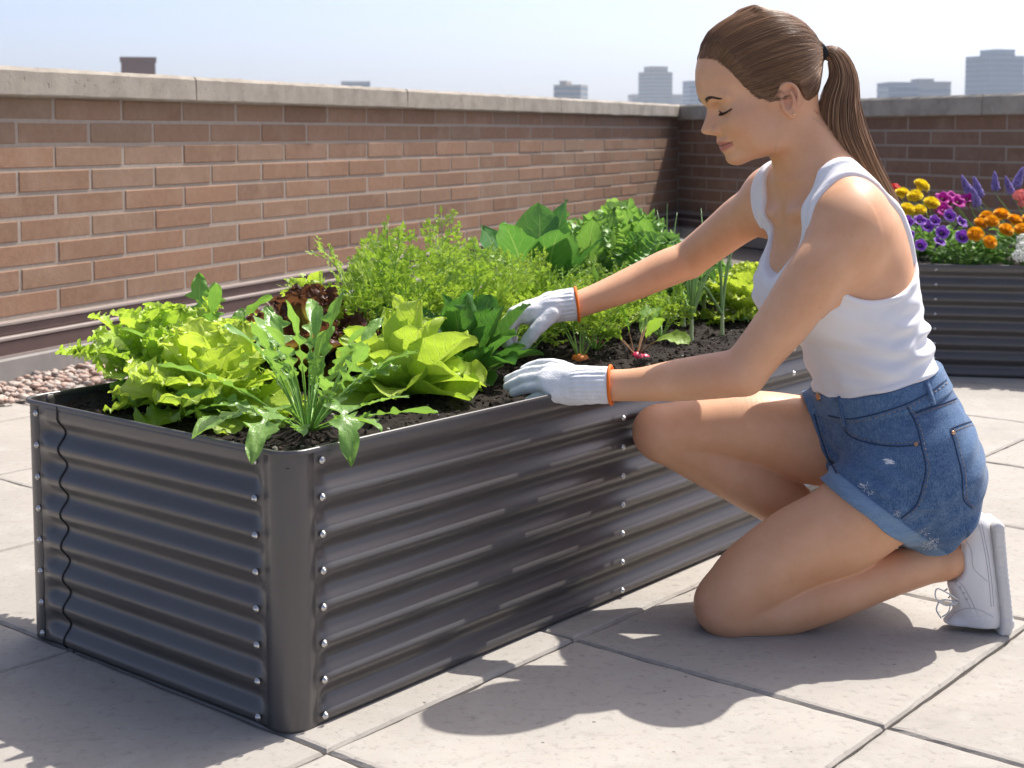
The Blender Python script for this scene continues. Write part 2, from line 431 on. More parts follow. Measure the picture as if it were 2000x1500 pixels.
# ================================================================ RAISED BEDS
def mat_steel():
    t = NT('charcoal_painted_steel'); v = t.coord()
    n = t.noise(v, 6, 4); f = t.noise(v, 900, 2)
    base = t.mix(n, (.092, .085, .082), (.120, .111, .107))
    return t.out(t.pbsdf(base=base, rough=t.math('MULTIPLY_ADD', n, .08, .27), metal=.30, spec=.5, normal=t.bump(f, .06, .0004)))
M_STEEL = mat_steel()
M_BOLT = simple('zinc_bolt', (.62, .61, .60), .28, metal=1.0, vary=.1)
M_SEAL = simple('black_rubber', (.012, .012, .013), .5)
def make_bed(L, W, H, name, loc, rz, label, seams, group, xbolt):
    """local x = long side (front at y=0), y goes back"""
    root = empty(name, loc, label, 'raised bed', group); root.rotation_euler = (0, 0, rz)
    AMP, PIT, ZT = .0078, .0535 * H / .4087, .388 * H / .4087
    nz = int(ZT / (PIT / 12)); zz = np.r_[np.linspace(.0, ZT, nz), H - .012, H - .003]
    def wave(z): return np.where(z > ZT, AMP, AMP * np.cos(2 * np.pi * (z - ZT) / PIT))
    RC, CW = .030, .042
    def panel(p0, p1, nrm, nm, fade0=True, fade1=True):
        p0, p1, nrm = map(np.array, (p0, p1, nrm)); ln = np.linalg.norm(p1 - p0); d = (p1 - p0) / ln
        ss = np.unique(np.r_[np.linspace(0, min(.05, ln / 2), 10), np.linspace(.05, ln - .05, max(3, int(ln / .08))), np.linspace(ln - .05, ln, 10)])
        f = np.ones_like(ss)
        if fade0: f *= sstep(0.0, .035, ss)
        if fade1: f *= 1 - sstep(ln - .035, ln, ss)
        G = np.zeros((len(ss), len(zz), 3))
        for i, s in enumerate(ss):
            # the ribs die into the flat corner level
            off = AMP * (1 - f[i]) * .35 + wave(zz) * f[i]
            off = off + (.0006 * np.sin(s * 9 + zz * 5))
            G[i, :, 0] = p0[0] + d[0] * s + nrm[0] * off; G[i, :, 1] = p0[1] + d[1] * s + nrm[1] * off; G[i, :, 2] = zz
        mbp = MB(); mbp.grid(G, flip=False); o = mbp.build(nm, M_STEEL); o.parent = root
        md = o.modifiers.new('sheet', 'SOLIDIFY'); md.thickness = .0014; md.offset = -1
        return o
    # front, split where the sheets overlap
    xs = [CW] + list(seams) + [L - CW]
    for a, b in zip(xs[:-1], xs[1:]):
        panel((a, 0), (b, 0), (0, -1), 'side_panel', a == CW, b == L - CW)
    panel((L - CW, W), (CW, W), (0, 1), 'side_panel')
    panel((0, W - CW), (0, CW), (-1, 0), 'end_panel')
    panel((L, CW), (L, W - CW), (1, 0), 'end_panel')
    for (cx, cy, a0) in ((0, 0, math.pi), (L, 0, 1.5 * math.pi), (L, W, 0), (0, W, .5 * math.pi)):
        sx = 1 if cx == 0 else -1; sy = 1 if cy == 0 else -1
        ctr = np.array([cx + sx * RC, cy + sy * RC]); E = AMP * .35 + .001
        pts = []
        a1 = a0 + math.pi / 2
        st = np.array([math.cos(a0), math.sin(a0)]); en = np.array([math.cos(a1), math.sin(a1)])
        tang0 = np.array([-st[1], st[0]]); tang1 = np.array([-en[1], en[0]])
        pts.append(ctr + st * (RC + E) - tang0 * (CW - RC + .004))
        for k in range(11):
            a = a0 + math.pi / 2 * k / 10; pts.append(ctr + np.array([math.cos(a), math.sin(a)]) * (RC + E))
        pts.append(ctr + en * (RC + E) + tang1 * (CW - RC + .004))
        pts = np.array(pts); zc = np.array([0, .004, H * .5, H - .004, H - .001])
        G = np.zeros((len(pts), len(zc), 3)); G[:, :, :2] = pts[:, None]; G[:, :, 2] = zc
        mbp = MB(); mbp.grid(G); o = mbp.build('corner_post', M_STEEL); o.parent = root
        md = o.modifiers.new('sheet', 'SOLIDIFY'); md.thickness = .0016; md.offset = -1
    # folded rim
    RCr = RC + .004; ring = []
    for (cx, cy, a0) in ((0, 0, math.pi), (L, 0, 1.5 * math.pi), (L, W, 0), (0, W, .5 * math.pi)):
        sx = 1 if cx == 0 else -1; sy = 1 if cy == 0 else -1
        for k in range(9):
            a = a0 + math.pi / 2 * k / 8; ring.append((cx + sx * RC + math.cos(a) * (RC + .004), cy + sy * RC + math.sin(a) * (RC + .004)))
    ring = np.array(ring); ctr = ring.mean(0)
    nrm = np.array([np.sign(ring[:, 0] - ctr[0]), np.sign(ring[:, 1] - ctr[1])]).T
    def offs(r, k):
        t = np.roll(r, -1, 0) - np.roll(r, 1, 0); t /= np.linalg.norm(t, axis=1)[:, None]
        return r + np.stack([t[:, 1], -t[:, 0]], 1) * k
    prof = [(.0052, H - .007), (.0058, H - .002), (.0040, H), (.0012, H), (-.0004, H - .002), (-.0004, H - .007)]
    G = np.array([np.c_[offs(ring, k), np.full(len(ring), z)] for k, z in prof]).transpose(1, 0, 2)
    mbp = MB(); mbp.grid(G, close_u=True); o = mbp.build('rim', M_STEEL); o.parent = root
    # bolts
    zb = [ZT - PIT * k for k in range(8)]
    proto = None
    def bolt(p, nrm):
        nonlocal proto
        if proto is None:
            b = MB(); b.lathe((0, 0, 0), [(0.0001, .0038), (.0019, .0036), (.0031, .0024), (.0034, .0012), (.0034, .0010), (.0052, .0009), (.0054, -.001)], 14)
            proto = b.build('bolt', M_BOLT); o = proto
        else:
            o = proto.copy(); COL.objects.link(o)
        o.parent = root; o.location = (p[0], p[1], p[2]); o.rotation_euler = Vector((nrm[0], nrm[1], 0)).to_track_quat('Z', 'Y').to_euler()
    for z in zb:
        z = max(z, .014)
        for x in xbolt: bolt((x, -AMP - .0008, z), (0, -1))
        for y in (.062, W - .045): bolt((-AMP - .0008, y, z), (-1, 0))
        bolt((L + AMP, .06, z), (1, 0))
    # black rubber edging down the overlap at the far end of the short side
    y = W - .108; pts = []
    for z in np.linspace(0.001, H - .001, 90): pts.append((-float(wave(np.array(z))) - .0012, y + .0012 * math.sin(z * 40), z))
    mbp = MB(); mbp.tube(pts,   .0018, 6); o = mbp.build('seam_edging', M_SEAL); o.parent = root
    return root
bed_obj = make_bed(BED_L, BED_W, BED_H, 'raised_bed', tuple(BED_C), math.pi / 2 - _A,
    'large charcoal corrugated steel raised bed full of salad and vegetables', [], 'corrugated steel raised beds', [.058, .797, 1.43])
# second bed in front of the shaded wall
fa = np.array([1.507, 4.984]); fb = np.array([1.775, 4.931]); fd = (fb - fa) / np.linalg.norm(fb - fa)
f0 = fa - fd * .195; FB_RZ = math.atan2(fd[1], fd[0])
bed2_obj = make_bed(1.5, .62, .395, 'raised_bed', (f0[0], f0[1], 0), FB_RZ,
    'smaller charcoal corrugated raised bed planted with bright flowers', [], 'corrugated steel raised beds', [.165, .88])
def bed2(x, y, z=0.0):
    n = np.array([-fd[1], fd[0]]); p = f0 + fd * x + n * y
    return np.array([p[0], p[1], z])

# ---- soil
def mat_soil():
    t = NT('potting_soil'); v = t.coord()
    n = t.noise(v, 90, 6, .7); tint = t.attr('tint')
    base = t.ramp(n, [(.3, (.005, .0035, .0025)), (.55, (.017, .011, .0075)), (.75, (.040, .026, .018))])
    base = t.mix(t.ramp(tint, [(.55, (0, 0, 0)), (.75, (.7, .7, .7)), (.985, (.8, .8, .8)), (.99, (1, 1, 1))]), base, t.ramp(tint, [(.6, (.030, .019, .013)), (.98, (.085, .055, .038)), (.99, (.45, .42, .36))]))
    return t.out(t.pbsdf(base=base, rough=.9, spec=.25, normal=t.bump(n, .8, .004)))
M_SOIL = mat_soil()
def smooth_noise(n, m, cell):
    a = rng.normal(0, 1, (n // cell + 3, m // cell + 3))
    x = np.arange(n) / cell; y = np.arange(m) / cell
    i = x.astype(int); j = y.astype(int); fx = (x - i)[:, None]; fy = (y - j)[None]
    fx = fx * fx * (3 - 2 * fx); fy = fy * fy * (3 - 2 * fy)
    return (a[i][:, j] * (1 - fx) * (1 - fy) + a[i + 1][:, j] * fx * (1 - fy) + a[i][:, j + 1] * (1 - fx) * fy + a[i + 1][:, j + 1] * fx * fy)
SOIL_Z = .386
def make_soil(fn, L, W, z0, step, ncrumb, label):
    n, m_ = int(L / step), int(W / step)
    xs = np.linspace(.004, L - .004, n); ys = np.linspace(.004, W - .004, m_)
    h = smooth_noise(n, m_, 26) * .0045 + smooth_noise(n, m_, 7) * .0028 + smooth_noise(n, m_, 3) * .0018
    G = np.zeros((n, m_, 3))
    a = fn(0, 0); ex = fn(1, 0) - a; ey = fn(0, 1) - a
    G[:] = a[None, None] + ex * xs[:, None, None] + ey * ys[None, :, None]; G[:, :, 2] = z0 + h
    mb = MB(); mb.grid(G, .3)
    for k in range(ncrumb):
        x, y = rng.uniform(.01, L - .01), rng.uniform(.01, W - .01)
        i, j = min(int(x / L * n), n - 1), min(int(y / W * m_), m_ - 1)
        s = min(rng.gamma(2.0, .0007) + .0006, .0045); 
        p = fn(x, y); p[2] = G[i, j, 2] + s * .3
        sc = s * rng.uniform(.5, 1.5, 3)
        mb.add(ICO_V * sc * (1 + rng.normal(0, .18, (len(ICO_V), 1))) + p, ICO_F, rng.uniform(0, 1))
    o = mb.build('soil', M_SOIL, smooth=False); tag(o, label, 'soil', kind='stuff')
make_soil(lambda x, y: bed(x, y), BED_L, BED_W, SOIL_Z, .005, 9000, 'dark crumbly potting soil filling the vegetable bed')
make_soil(lambda x, y: bed2(x, y), 1.5, .62, .372, .012, 900, 'dark soil filling the flower bed')
# ================================================================ PLANTS
def mat_leaf(name, dark, light, vein, trans=.45, rough=.42, nv=9, vw=.5, pucker=.35, spec=.4, edge=None, veinmix=.55):
    t = NT(name); u, v = t.uv()
    tint = t.attr('tint'); c = t.coord()
    base = t.mix(tint, dark, light)
    n = t.noise(c, 30, 4); base = t.mix(t.ramp(n, [(.35, (0, 0, 0)), (.7, (.45, .45, .45))]), base, t.mix(.5, base, light))
    av = t.math('ABSOLUTE', v)
    ph = t.math('SUBTRACT', t.math('MULTIPLY', u, float(nv)), t.math('MULTIPLY', av, 2.2)); ph = t.math('ADD', ph, t.math('MULTIPLY', t.noise(c, 45, 2), .9))
    sv = t.math('SINE', t.math('MULTIPLY', ph, 6.2832))
    side = t.ramp(sv, [(.86, (0, 0, 0)), (1.0, (vw, vw, vw))])
    midw = t.math('MULTIPLY_ADD', u, -.07, .10)
    mid = t.math('SUBTRACT', 1.0, t.math('DIVIDE', av, midw)); mid = t.math('MAXIMUM', mid, 0.0)
    mid = t.math('MINIMUM', t.math('MULTIPLY', mid, 2.0), 1.0)
    ve = t.math('MAXIMUM', side, mid)
    base = t.mix(t.math('MULTIPLY', ve, veinmix), base, vein)
    if edge is not None:
        e = t.math('MULTIPLY', t.ramp(t.math('MULTIPLY_ADD', n, .35, t.math('MAXIMUM', av, u)), [(.72, (0, 0, 0)), (1.05, (1, 1, 1))]), .9)
        base = t.mix(e, base, edge)
    h = t.math('ADD', t.math('MULTIPLY', side, -pucker), t.math('MULTIPLY', t.noise(c, 95, 3), .9)); h = t.math('SUBTRACT', h, t.math('MULTIPLY', mid, .6))
    bmp = t.bump(h, .6, .0034)
    p = t.pbsdf(base=base, rough=rough, spec=spec, normal=bmp)
    tr = t.n('ShaderNodeBsdfTranslucent', ins={'Color': t.mix(1.0, base, (1.12, 1.15, .68), 'MULTIPLY'), 'Normal': bmp})
    tr2 = t.mix(.5, base, (0, 0, 0))
    return t.out(t.n('ShaderNodeMixShader', ins={0: trans, 1: p.outputs[0], 2: tr.outputs[0]}))
M_LET = mat_leaf('lettuce_leaf', (.30, .47, .05), (.58, .68, .12), (.55, .63, .25), .45, nv=7, rough=.34, spec=.5)
M_FRILL = mat_leaf('frilly_lettuce_leaf', (.22, .43, .045), (.50, .64, .10), (.46, .57, .20), .45, nv=7, rough=.34, spec=.5)
M_BUT = mat_leaf('butterhead_leaf', (.25, .43, .045), (.50, .62, .10), (.58, .66, .28), .45, nv=9, pucker=.6, rough=.42, spec=.4)
M_ROM = mat_leaf('young_lettuce_leaf', (.32, .45, .05), (.48, .56, .09), (.55, .64, .22), .45, nv=8)
M_ARU = mat_leaf('arugula_leaf', (.14, .31, .055), (.31, .50, .12), (.42, .55, .24), .42, nv=6, pucker=.1, rough=.30, spec=.55)
M_SPI = mat_leaf('spinach_leaf', (.050, .165, .032), (.13, .300, .06), (.28, .44, .11), .40, rough=.30, nv=8, pucker=.8, vw=.4)
M_COL = mat_leaf('collard_leaf', (.060, .195, .045), (.160, .340, .085), (.34, .48, .18), .40, rough=.32, nv=7, pucker=.4)
M_KALE = mat_leaf('curly_kale_leaf', (.10, .255, .06), (.29, .47, .12), (.36, .48, .19), .40, nv=7, pucker=.5)
M_RED = mat_leaf('red_lettuce_leaf', (.26, .21, .045), (.42, .37, .075), (.30, .20, .06), .45, nv=7, edge=(.10, .020, .030))
M_RAD = mat_leaf('radish_leaf', (.17, .36, .045), (.36, .52, .085), (.45, .56, .2), .45, nv=6)
M_FERN = mat_leaf('carrot_frond', (.23, .40, .05), (.48, .61, .11), (.46, .56, .16), .42, nv=3, vw=0.0, pucker=0.1)
M_ONION = simple('scallion_leaf', (.21, .36, .12), .4, vary=.35, nscale=18)
M_ONIONW = simple('scallion_stem', (.46, .56, .28), .45, vary=.2, nscale=40)
M_PET = simple('green_stalk', (.22, .40, .08), .45, vary=.25, nscale=30)
M_PETRED = simple('pink_stalk', (.36, .20, .11), .45, vary=.35, nscale=40)
M_RADROOT = simple('radish_root', (.50, .018, .075), .32, vary=.2, nscale=60)
M_CARROT = simple('carrot_root', (.75, .22, .035), .5, vary=.2, nscale=80)

def w_ovate(t, tip=1.0): return np.clip(np.sin(np.pi * np.clip(t, 0, 1) ** .85), 0, 1) ** .75
def w_round(t): return np.clip(1 - (2 * np.clip(t, 0, 1) ** .8 - 1) ** 2, 0, 1) ** .5
def w_lettuce(t): return (.22 + .78 * np.clip(t, 0, 1) ** .7) * np.clip(1 - np.clip((t - .35) / .65, 0, 1) ** 2.6, 0, 1) ** .5 * 1.05
def w_arugula(t):
    term = .66 * np.where(t > .66, np.clip(1 - ((t - .84) / .162) ** 2, 0, 1) ** .55, 0)
    lob = np.zeros_like(t)
    for c, a, ww in ((.62, 1.0, .034), (.49, .85, .032), (.37, .55, .030)):
        lob = np.maximum(lob, a * np.exp(-np.abs((t - c) / ww) ** 2.2))
    rib = .13 * np.clip((t - .02) / .2, 0.35, 1) * np.clip((1 - t) * 30, 0, 1)
    return np.maximum(np.maximum(term, lob), rib)
def w_jagged(t):
    term = .52 * np.clip(1 - ((t - .84) / .162) ** 2, 0, 1) ** .95; lob = .16 * np.clip((1 - t) * 20, 0, 1)
    for c, a_, ww in ((.34, .45, .030), (.48, .75, .034), (.62, 1.0, .036), (.76, .95, .036)): lob = np.maximum(lob, a_ * np.exp(-np.abs((t - c) / ww) ** 2.2))
    return np.maximum(term, lob)
def leaf(mb, base, az, L, W, e0, bend, wf=w_ovate, pet=.25, petw=.06, cup=.3, ruf=0.0, rf=5, ruf2=0.0, nt=16, ns=9, tint=.5, roll=0.0, bp=1.4, side=0.0, fold=0.0, frill=0.0, frill_w=.013, free=False):
    """one curved leaf: petiole + blade, a grid of nt x ns vertices"""
    base = np.asarray(base, float); t = np.linspace(0, 1, nt)
    e = e0 - bend * t ** bp; a = az + side * t ** 1.5
    D = np.stack([np.cos(e) * np.cos(a), np.cos(e) * np.sin(a), np.sin(e)], 1)
    M = np.concatenate([[np.zeros(3)], np.cumsum((D[1:] + D[:-1]) / 2 * (L / (nt - 1)), 0)]) + base
    if not free and inside(base, base, -.004):
        for _ in range(9):                     # a leaf stays inside the steel, or above the rim
            q = M - BED_C; u_, v_ = q @ BED_U, q @ BED_V; mg = .008 + .18 * W
            if not np.any(((u_ < mg) | (v_ < mg) | (u_ > BED_L - mg) | (v_ > BED_W - mg)) & (M[:, 2] < BED_H + .008) & (t > .25)): break
            M = base + (M - base) * .86; L *= .86; W *= .90
    S0 = np.stack([-np.sin(a), np.cos(a), 0 * a], 1); N0 = np.cross(D, S0)
    S = S0 * math.cos(roll) + N0 * math.sin(roll); N = -S0 * math.sin(roll) + N0 * math.cos(roll)
    tb = np.clip((t - pet) / (1 - pet), 0, 1)
    w = W * np.where(t > pet, np.maximum(wf(tb), petw * (1 - tb)), petw)
    s = np.linspace(-1, 1, ns); A = np.abs(s)[None]
    ph = rng.uniform(0, 6.28); ph2 = rng.uniform(0, 6.28)
    cu = cup * A
    lat = w[:, None] * s[None] * np.cos(cu); up = w[:, None] * A * np.sin(cu) + w[:, None] * fold * A
    tt = tb[:, None]; sg = np.sign(s)[None]
    grow = np.clip(tt * 3, 0, 1) * (W)
    edge = np.maximum(A, np.clip((tt - .72) / .28, 0, 1) * .95) ** 1.9
    th = np.arctan2(s[None], 1.12 - tt) / np.pi
    arc = tt * .75 + np.abs(th) * .9
    jit = 1 + .18 * np.sin(2 * np.pi * arc * 1.3 + ph2)
    r = ruf * edge * np.sin(2 * np.pi * rf * arc * jit + ph + sg * 1.9)
    r = r + ruf2 * edge ** 1.6 * np.sin(2 * np.pi * rf * 2.3 * arc + ph2 + sg * .7)
    r2 = (ruf * .5 * edge * np.cos(2 * np.pi * rf * arc * jit + ph + sg * 1.9 + .6) + ruf2 * .9 * edge ** 1.6 * np.cos(2 * np.pi * rf * 2.3 * arc + ph2 + sg))
    up = up + r * grow; lat = lat * (1 + .22 * r2 * np.clip(grow / (W + 1e-9), 0, 1))
    fwd = r2 * grow * .6
    P = M[:, None] + S[:, None] * lat[..., None] + N[:, None] * up[..., None] + D[:, None] * fwd[..., None]
    uv = np.stack(np.broadcast_arrays(tb[:, None], s[None]), -1)
    mb.grid(P, tint + rng.normal(0, .05), uv)
    if frill:
        k0 = max(1, int(nt * (pet + (1 - pet) * .22)))
        E = np.concatenate([P[k0:, 0], P[::-1][1:-k0 if k0 else None, -1]]); C = np.concatenate([M[k0:], M[::-1][1:-k0 if k0 else None]]); NN = np.concatenate([N[k0:], N[::-1][1:-k0 if k0 else None]]); DD = np.concatenate([D[k0:], D[::-1][1:-k0 if k0 else None]])
        TU = np.concatenate([tb[k0:], tb[::-1][1:-k0 if k0 else None]])
        sl = np.r_[0, np.cumsum(np.linalg.norm(np.diff(E, axis=0), axis=1))]; m = max(12, int(sl[-1] / .0021)); q = np.linspace(0, sl[-1], m)
        ip = lambda A_: np.stack([np.interp(q, sl, A_[:, k]) for k in range(3)], 1)
        E2, C2, N2, D2 = ip(E), ip(C), ip(NN), ip(DD); tu = np.interp(q, sl, TU)
        out = E2 - C2 + D2 * (.25 * W * np.clip((tu - .75) / .25, 0, 1))[:, None]; out /= np.linalg.norm(out, axis=1)[:, None] + 1e-9
        ph = np.cumsum(rng.uniform(.55, 1.45, m)) * (2 * np.pi * .0021 / frill_w); am = .6 + .4 * np.sin(q / sl[-1] * 17 + ph2)
        rows = [E2 - out * .0015]
        for k, (o_, a_) in enumerate(((.35, .35), (.75, .85), (1.0, 1.15))):
            rows.append(E2 + out * frill * o_ * (.8 + .3 * np.sin(ph * .37))[:, None] + N2 * (np.sin(ph + .25 * k) * frill * a_ * am)[:, None] + D2 * (np.cos(ph * 1.0 + .8) * frill * .35 * o_)[:, None])
        R = np.stack(rows, 1); uvr = np.stack([np.broadcast_to(tu[:, None], (m, 4)), np.broadcast_to(np.array([.93, .96, .98, 1.0])[None], (m, 4))], -1)
        mb.grid(R, np.clip(tint + .12, 0, 1), uvr)
    return M
def stalk(mb, M, upto, r0, r1): 
    n = max(3, int(len(M) * upto)); mb.tube(M[:n] - np.array([0, 0, r0 * .6]), np.linspace(r0, r1, n), 6)
def soilp(px, py, z=None):
    p = at_z(px, py, SOIL_Z if z is None else z); q = p - BED_C
    u = np.clip(q @ BED_U, .05, BED_L - .05); v = np.clip(q @ BED_V, .05, BED_W - .05)
    return bed(u, v, SOIL_Z - .002)
def uvz(u, v): return bed(u, v, SOIL_Z - .002)
GA = 2.39996
def plant(name, base, label, cat, group=None):
    return empty(name, tuple(base), label, cat, group)
def inside(base, p, lim=.02):
    """keep a leaf tip's plan position over the bed"""
    q = p - BED_C; u, v = q @ BED_U, q @ BED_V
    return -lim < u < BED_L + lim and -lim < v < BED_W + lim

def lettuce(px, py, n, R, Hh, mat, label, ruf, rf, ruf2, cat='lettuce', emax=78, emin=8, wr=.40, nt=30, ns=25, cup=.25, wf=w_lettuce, tintr=(.1, .9), pet=.12, bend=(.2, 1.1), group=None, base=None, az0=None, frill=0.0, frill_w=.013):
    b = soilp(px, py) if base is None else base
    root = plant('lettuce', b, label, cat, group); mb = MB(); st = MB()
    o = rng.uniform(0, 6.28) if az0 is None else az0
    for i in range(n):
        x = (i + .5) / n                      # 0 inner .. 1 outer
        e = math.radians(emax + (emin - emax) * x ** .9 + rng.normal(0, 5))
        L = (Hh * (1 - x) + R * 1.12 * x) * rng.uniform(.88, 1.08); L = max(L, .05)
        W = L * wr * rng.uniform(.85, 1.1) * (.75 + .25 * x)
        bb = b + np.array([math.cos(o + i * GA), math.sin(o + i * GA), 0]) * .012 * x + np.array([0, 0, .006 + .016 * (1 - x)])
        bn = rng.uniform(*bend) * (.35 + .65 * x) - (.25 * (1 - x))
        M = leaf(mb, bb, o + i * GA + rng.normal(0, .15), L, W, e, bn, wf, pet, .16, cup * (1.3 - .6 * x), ruf, rf, ruf2, nt, ns, tint=np.clip(tintr[1] + (tintr[0] - tintr[1]) * x + rng.normal(0, .12), 0, 1), roll=rng.normal(0, .12), frill=frill * (.7 + .3 * x), frill_w=frill_w)
    mb.build('leaves', mat, root); st.lathe(b + np.array([0, 0, -.004]), [(.014, 0), (.015, .010), (.010, .022)], 10); st.build('stem', M_PET, root)
    return root
def hang(b, az, over=.035, drop=.03):
    """length, start angle and bend of a leaf that arches over the rim and hangs outside it"""
    d = np.array([math.cos(az), math.sin(az), 0]); r = 0
    while inside(b, b + d * r, -.002) and r < .6: r += .004
    best = None; zr = BED_H - b[2]
    for L in np.arange(.16, .46, .02):
        for e0 in np.arange(.35, 1.15, .08):
            for bd in np.arange(.8, 2.6, .12):
                t = np.linspace(0, 1, 30); e = e0 - bd * t ** 1.9; x = np.cumsum(np.cos(e)) * L / 30; z = np.cumsum(np.sin(e)) * L / 30
                zat = np.interp(r, x, z) if x[-1] > r else -1; out_ = x[-1] - r
                if zat < zr + .012 or out_ < over * .6: continue
                c = abs(out_ - over) * 3 + abs(z[-1] - (zr - drop)) * 2 + L * .15 + zat * .6
                if best is None or c < best[0]: best = (c, L, e0, bd)
    return (az,) + best[1:] if best else (az, .16, .7, .6)
def arugula(b, n, Lr, label, er=(15, 80), extra=()):
    root = plant('arugula', b, label, 'arugula'); mb = MB(); st = MB(); o = rng.uniform(0, 6.28)
    todo = [(o + i * GA + rng.normal(0, .25), rng.uniform(*Lr), math.radians(er[0] + (er[1] - er[0]) * (1 - (i + .5) / n) + rng.normal(0, 6)), rng.uniform(.25, 1.0)) for i in range(n)] + list(extra)
    for q, (az, L, e, bd) in enumerate(todo):
        M = leaf(mb, b + np.array([math.cos(az), math.sin(az), 0]) * .007, az, L, (min(L, .20) * rng.uniform(.065, .095) if q < n else .029), e, bd, w_arugula if q < n else w_jagged, .16, .05, .22, .16, 3, 0, 60, 7, tint=np.clip(rng.normal(.5, .22), 0, 1), roll=rng.normal(0, .45 if q < n else .12), bp=1.9, side=rng.normal(0, .25 if q < n else .06), free=q >= n)
        stalk(st, M, .5, .0020, .0009)
    mb.build('leaves', M_ARU, root); st.build('stalks', M_PET, root)
    return root
def broad(name, b, n, Lr, wr, mat, label, cat, er=(25, 85), pet=.35, cup=.35, ruf=.10, rf=2.5, wf=w_ovate, ruf2=0.0, nt=22, ns=11, bend=(.1, .9), stalkr=.0028, stmat=None, extra=(), az_ok=None, tr=(.45, .25), group=None):
    root = plant(name, b, label, cat, group); mb = MB(); st = MB(); o = rng.uniform(0, 6.28)
    todo = [(o + i * GA + rng.normal(0, .2), rng.uniform(*Lr) * (1 - .25 * (1 - (i + .5) / n) * 0), math.radians(er[0] + (er[1] - er[0]) * (1 - (i + .5) / n) + rng.normal(0, 5)), rng.uniform(*bend) * (.4 + .6 * (i + .5) / n)) for i in range(n)] + list(extra)
    for az, L, e, bd in todo:
        M = leaf(mb, b + np.array([math.cos(az), math.sin(az), 0]) * .006, az, L, L * wr * rng.uniform(.85, 1.15), e, bd, wf, pet, .03, cup, ruf, rf, ruf2, nt, ns, tint=np.clip(rng.normal(*tr), 0, 1), roll=rng.normal(0, .28), bp=1.7, side=rng.normal(0, .15))
        stalk(st, M, pet + .12, stalkr, stalkr * .6)
    mb.build('leaves', mat, root); st.build('stalks', stmat or M_PET, root)
    return root
# ---- carrot fronds
def frond(mb, st, base, az, L, e0, bend, side=0.0, tint=.5, scale=1.0, bare=.36):
    n = 16; t = np.linspace(0, 1, n); e = e0 - bend * t ** 1.6; a = az + side * t
    D = np.stack([np.cos(e) * np.cos(a), np.cos(e) * np.sin(a), np.sin(e)], 1)
    M = np.concatenate([[np.zeros(3)], np.cumsum((D[1:] + D[:-1]) / 2 * (L / (n - 1)), 0)]) + base
    st.tube(M, np.linspace(.0019, .0005, n), 5)
    V = []; Fc = []; U = []; T = []
    def leaflet(p, d, s, ln, w):
        k = len(V); m = p + d * ln * .5; V.extend([p, m + s * w, p + d * ln, m - s * w]); Fc.append([k, k + 1, k + 2, k + 3])
        U.extend([(0, 0), (.5, 1), (1, 0), (.5, -1)])
    np_ = 7
    for i in range(np_):
        for sg in (-1, 1):
            tt = min(.97, bare + (1 - bare) * (i + rng.uniform(-.3, .3)) / np_); tt = max(tt, bare * .8); q = tt * (n - 1); j = min(int(q), n - 2); p = M[j] + (M[j + 1] - M[j]) * (q - j); d = D[j]
            S = np.array([-math.sin(a[j]), math.cos(a[j]), 0]); N = np.cross(d, S); ro = rng.normal(0, .5); S = S * math.cos(ro) + N * math.sin(ro)
            pl = L * .34 * (1 - .70 * (i / np_) ** 1.1) * scale * rng.uniform(.65, 1.2)
            ang = math.radians(rng.uniform(28, 62)); pd = d * math.cos(ang) + S * sg * math.sin(ang); pd /= np.linalg.norm(pd)
            ps = np.cross(N, pd); ps /= np.linalg.norm(ps); m = 5; path = []
            dd = pd.copy(); x0 = p.copy(); cv = rng.normal(.25, .25)
            for r in range(1, m + 1):
                dd = dd + np.array([0, 0, 1]) * cv / m + rng.normal(0, .06, 3); dd /= np.linalg.norm(dd); x0 = x0 + dd * pl / m; path.append(x0.copy())
                x = r / m; ll = pl * .36 * (1 - .5 * x) * rng.uniform(.8, 1.2) + .003
                for s2 in (-1, 1):
                    a2 = math.radians(rng.uniform(25, 62)); ld = dd * math.cos(a2) + ps * s2 * math.sin(a2) + rng.normal(0, .25, 3); ld /= np.linalg.norm(ld)
                    lw = np.cross(ld, rng.normal(0, 1, 3) * .4 + N); lw /= np.linalg.norm(lw) + 1e-9
                    leaflet(x0, ld, lw, ll, ll * .11 + .0007)
                    for s3 in (-1, 1):
                        l3 = ld * .8 + lw * s3 * .6; l3 /= np.linalg.norm(l3)
                        leaflet(x0 + ld * ll * .35, l3, np.cross(l3, np.cross(ld, lw)), ll * .6, ll * .085 + .0006)
            leaflet(x0, dd, ps, pl * .22, pl * .045 + .001)
            st.tube([p] + path, [.0008] + [.0006] * (m - 1) + [.0003], 4, cap=False)
    leaflet(M[-1], D[-1], np.array([-math.sin(az), math.cos(az), 0]), L * .08, L * .012)
    mb.add(np.array(V), Fc, np.clip(tint + rng.normal(0, .08), 0, 1), np.array(U))
def carrot(b, n, Lr, label, er=(35, 86), root_vis=True, extra=(), bare=.36, group=None):
    root = plant('carrot_plant', b, label, 'carrot', group); mb = MB(); st = MB(); o = rng.uniform(0, 6.28)
    for i in range(n):
        x = (i + .5) / n
        frond(mb, st, b + np.array([0, 0, .006]) + np.array([math.cos(o + i * GA), math.sin(o + i * GA), 0]) * .004, o + i * GA + rng.normal(0, .2), rng.uniform(*Lr), math.radians(er[1] + (er[0] - er[1]) * x), rng.uniform(.2, .9) * (.3 + .7 * x), rng.normal(0, .2), rng.normal(.5, .2), bare=bare)
    for az, L, e, bd in extra: frond(mb, st, b + np.array([0, 0, .006]), az, L, e, bd, bare=bare)
    mb.build('leaves', M_FERN, root); st.build('stalks', M_PET, root)
    if root_vis:
        r = MB(); r.lathe(b, [(.013, -.012), (.0175, -.002), (.0180, .007), (.0150, .0135), (.008, .016), (.0001, .0145)], 16); r.build('root', M_CARROT, root)
    return root
